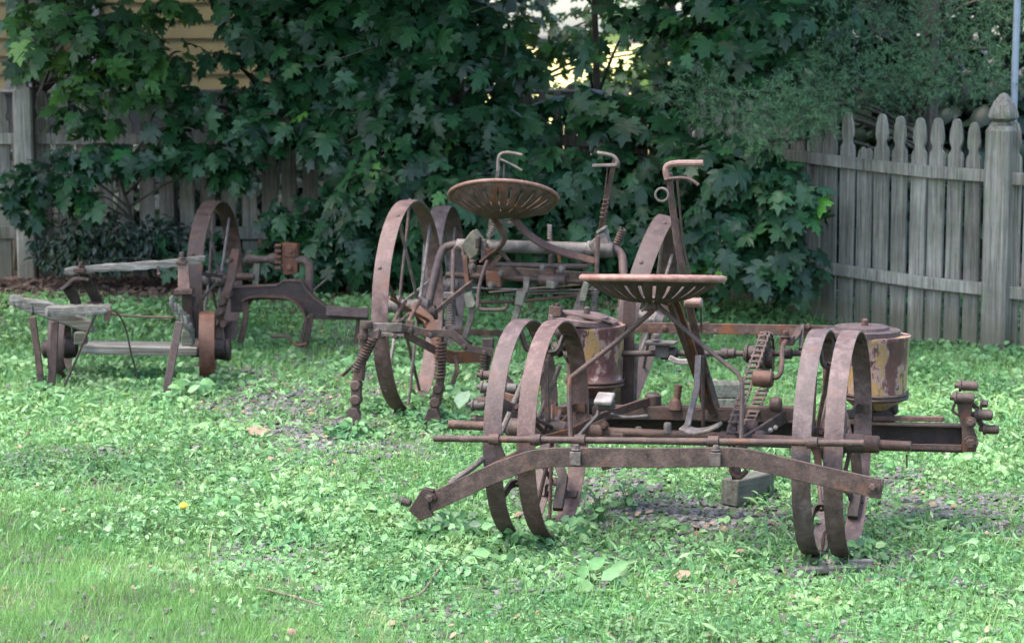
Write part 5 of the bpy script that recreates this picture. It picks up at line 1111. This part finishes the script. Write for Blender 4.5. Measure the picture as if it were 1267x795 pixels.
plank([(80, 336), (120, 332), (170, 329), (215, 325), (254, 320)], .034, .045, 'tool_bar', jag=.004)
# axle plank: top face seen
a, b_ = C_.P(104, 424, .0), C_.P(247, 427, .0)
MB().box((a + b_) / 2 + V((0, 0, -.02)), ((b_ - a).length, .20, .042), X=(b_ - a)).build('axle_plank', M['plank'], pc, bevel=.004)
# left wood pieces
MB().plate(C_.L([(28, 369), (60, 374), (112, 398), (116, 412), (104, 411), (62, 396), (36, 386)], -.32), (0, .06, 0)).build('side_beam', M['plank'], pc, smooth=0, bevel=.008)
plank([(13, 371), (22, 372), (32, 377), (44, 384)], .048, .07, 'beam_end', v=-.29, jag=.004)
plank([(58, 385), (80, 384), (108, 383), (136, 383)], .044, .10, 'cross_plank', v=-.42, jag=.005)
plank([(211, 374), (219, 384), (229, 396), (239, 409)], .055, .07, 'side_beam', 'rotten', v=-.32, jag=.012)
MB().box(C_.P(233, 417, -.2), (.055, .08, .075)).build('wood_spacer', M['rotten'], pc, bevel=.006)
MB().box(C_.P(100, 418, -.15), (.06, .06, .06)).build('wood_spacer', M['rotten'], pc, bevel=.006)
# legs
for pts, v, w_, mt in (([(40, 392), (47, 440), (54, 500)], -.42, .030, 'rust'), ([(68, 398), (66, 440), (62, 500)], -.36, .036, 'mauve'), ([(222, 398), (214, 440), (203, 498)], -.42, .036, 'mauve')):
    MB().bar(C_.L(pts, v), w_, .022, UX).build('leg', M[mt], pc, bevel=.002)
# uprights to the tool bar
MB().plate(C_.L([(220, 327), (233, 326), (235, 358), (220, 358)], -.06), (0, .03, 0)).build('upright', M['pink_sheen'], pc, smooth=0, bevel=.003)
mb = MB(); mb.bolt(C_.P(225, 320, -.04), UZ, .013, .03); mb.box(C_.P(225, 325, -.04), (.05, .06, .016)); mb.build('bolt', M['rust'], pc, bevel=.003)
MB().box(C_.P(228, 360, -.05), (.09, .08, .028)).build('shoulder', M['rust'], pc, bevel=.004)
MB().bar(C_.L([(231, 362, -.03), (232, 385, 0), (238, 425, .05)], 0), .05, .03, UX).build('post', M['rust'], pc, bevel=.003)
MB().bar(C_.L([(240, 366, 0), (243, 420, .05)], 0), .02, .02, UX).build('post', M['mauve'], pc)
MB().bar(smoothpts(C_.L([(76, 358), (84, 352), (92, 345), (104, 344), (111, 346)], -.02), 4), .07, .016, UY).build('bent_bracket', M['rust'], pc, bevel=.003)
MB().bar(C_.L([(84, 356, 0), (92, 368, .02), (96, 385, .05), (96, 420, .08)], 0), .05, .03, UX).build('post', M['darkrust'], pc, bevel=.003)
MB().bar(C_.L([(100, 335, .03), (110, 352, .06), (122, 376, .1)], 0), .05, .02, UX).build('brace', M['darkrust'], pc, bevel=.002)
MB().box(C_.P(118, 377, .08), (.08, .06, .03)).build('casting', M['rust'], pc, bevel=.004)
mb = MB(); mb.bolt(C_.P(100, 330, -.02), UZ, .013, .02); mb.box(C_.P(99, 334, -.03), (.055, .06, .02)); mb.tube(C_.L([(98, 328), (98, 345)], -.04), .006, 6); mb.build('bolt', M['rust'], pc, bevel=.003)
# wires and rods
MB().tube(C_.L([(70, 386, -.40), (120, 387, -.38), (165, 391, -.35), (214, 393, -.33)], 0), .0055, 7).build('tie_wire', M['orange'], pc)
MB().tube(smoothpts(C_.L([(120, 388, -.46), (112, 402, -.46), (92, 450, -.42), (72, 492, -.40)], 0), 4), .006, 7).build('thin_leg', M['rust'], pc)
MB().tube(smoothpts(C_.L([(134, 384, -.42), (145, 387, -.38), (155, 405, -.3), (163, 440, -.25), (171, 468, -.2)], 0), 5), .0045, 6).build('bent_wire', M['rust'], pc)
mb = MB().tube(C_.L([(196, 328), (196, 334), (197, 342)], -.02), .006, 6).lathe([(.006, -.01), (.012, 0), (.006, .012)], C_.P(197, 339, -.02), UZ, 8); mb.build('hanging_hook', M['rust'], pc)
MB().bar(C_.L([(131, 380, -.44), (134, 384, -.46), (132, 397, -.46)], 0), .03, .008, UX).build('clip', M['orange'], pc)
MB().lathe([(.05, -.06), (.055, -.05), (.045, .0), (.055, .05), (.05, .06)], C_.P(270, 433, .02), UX, 18).build('axle_nut', M['darkrust'], pc)
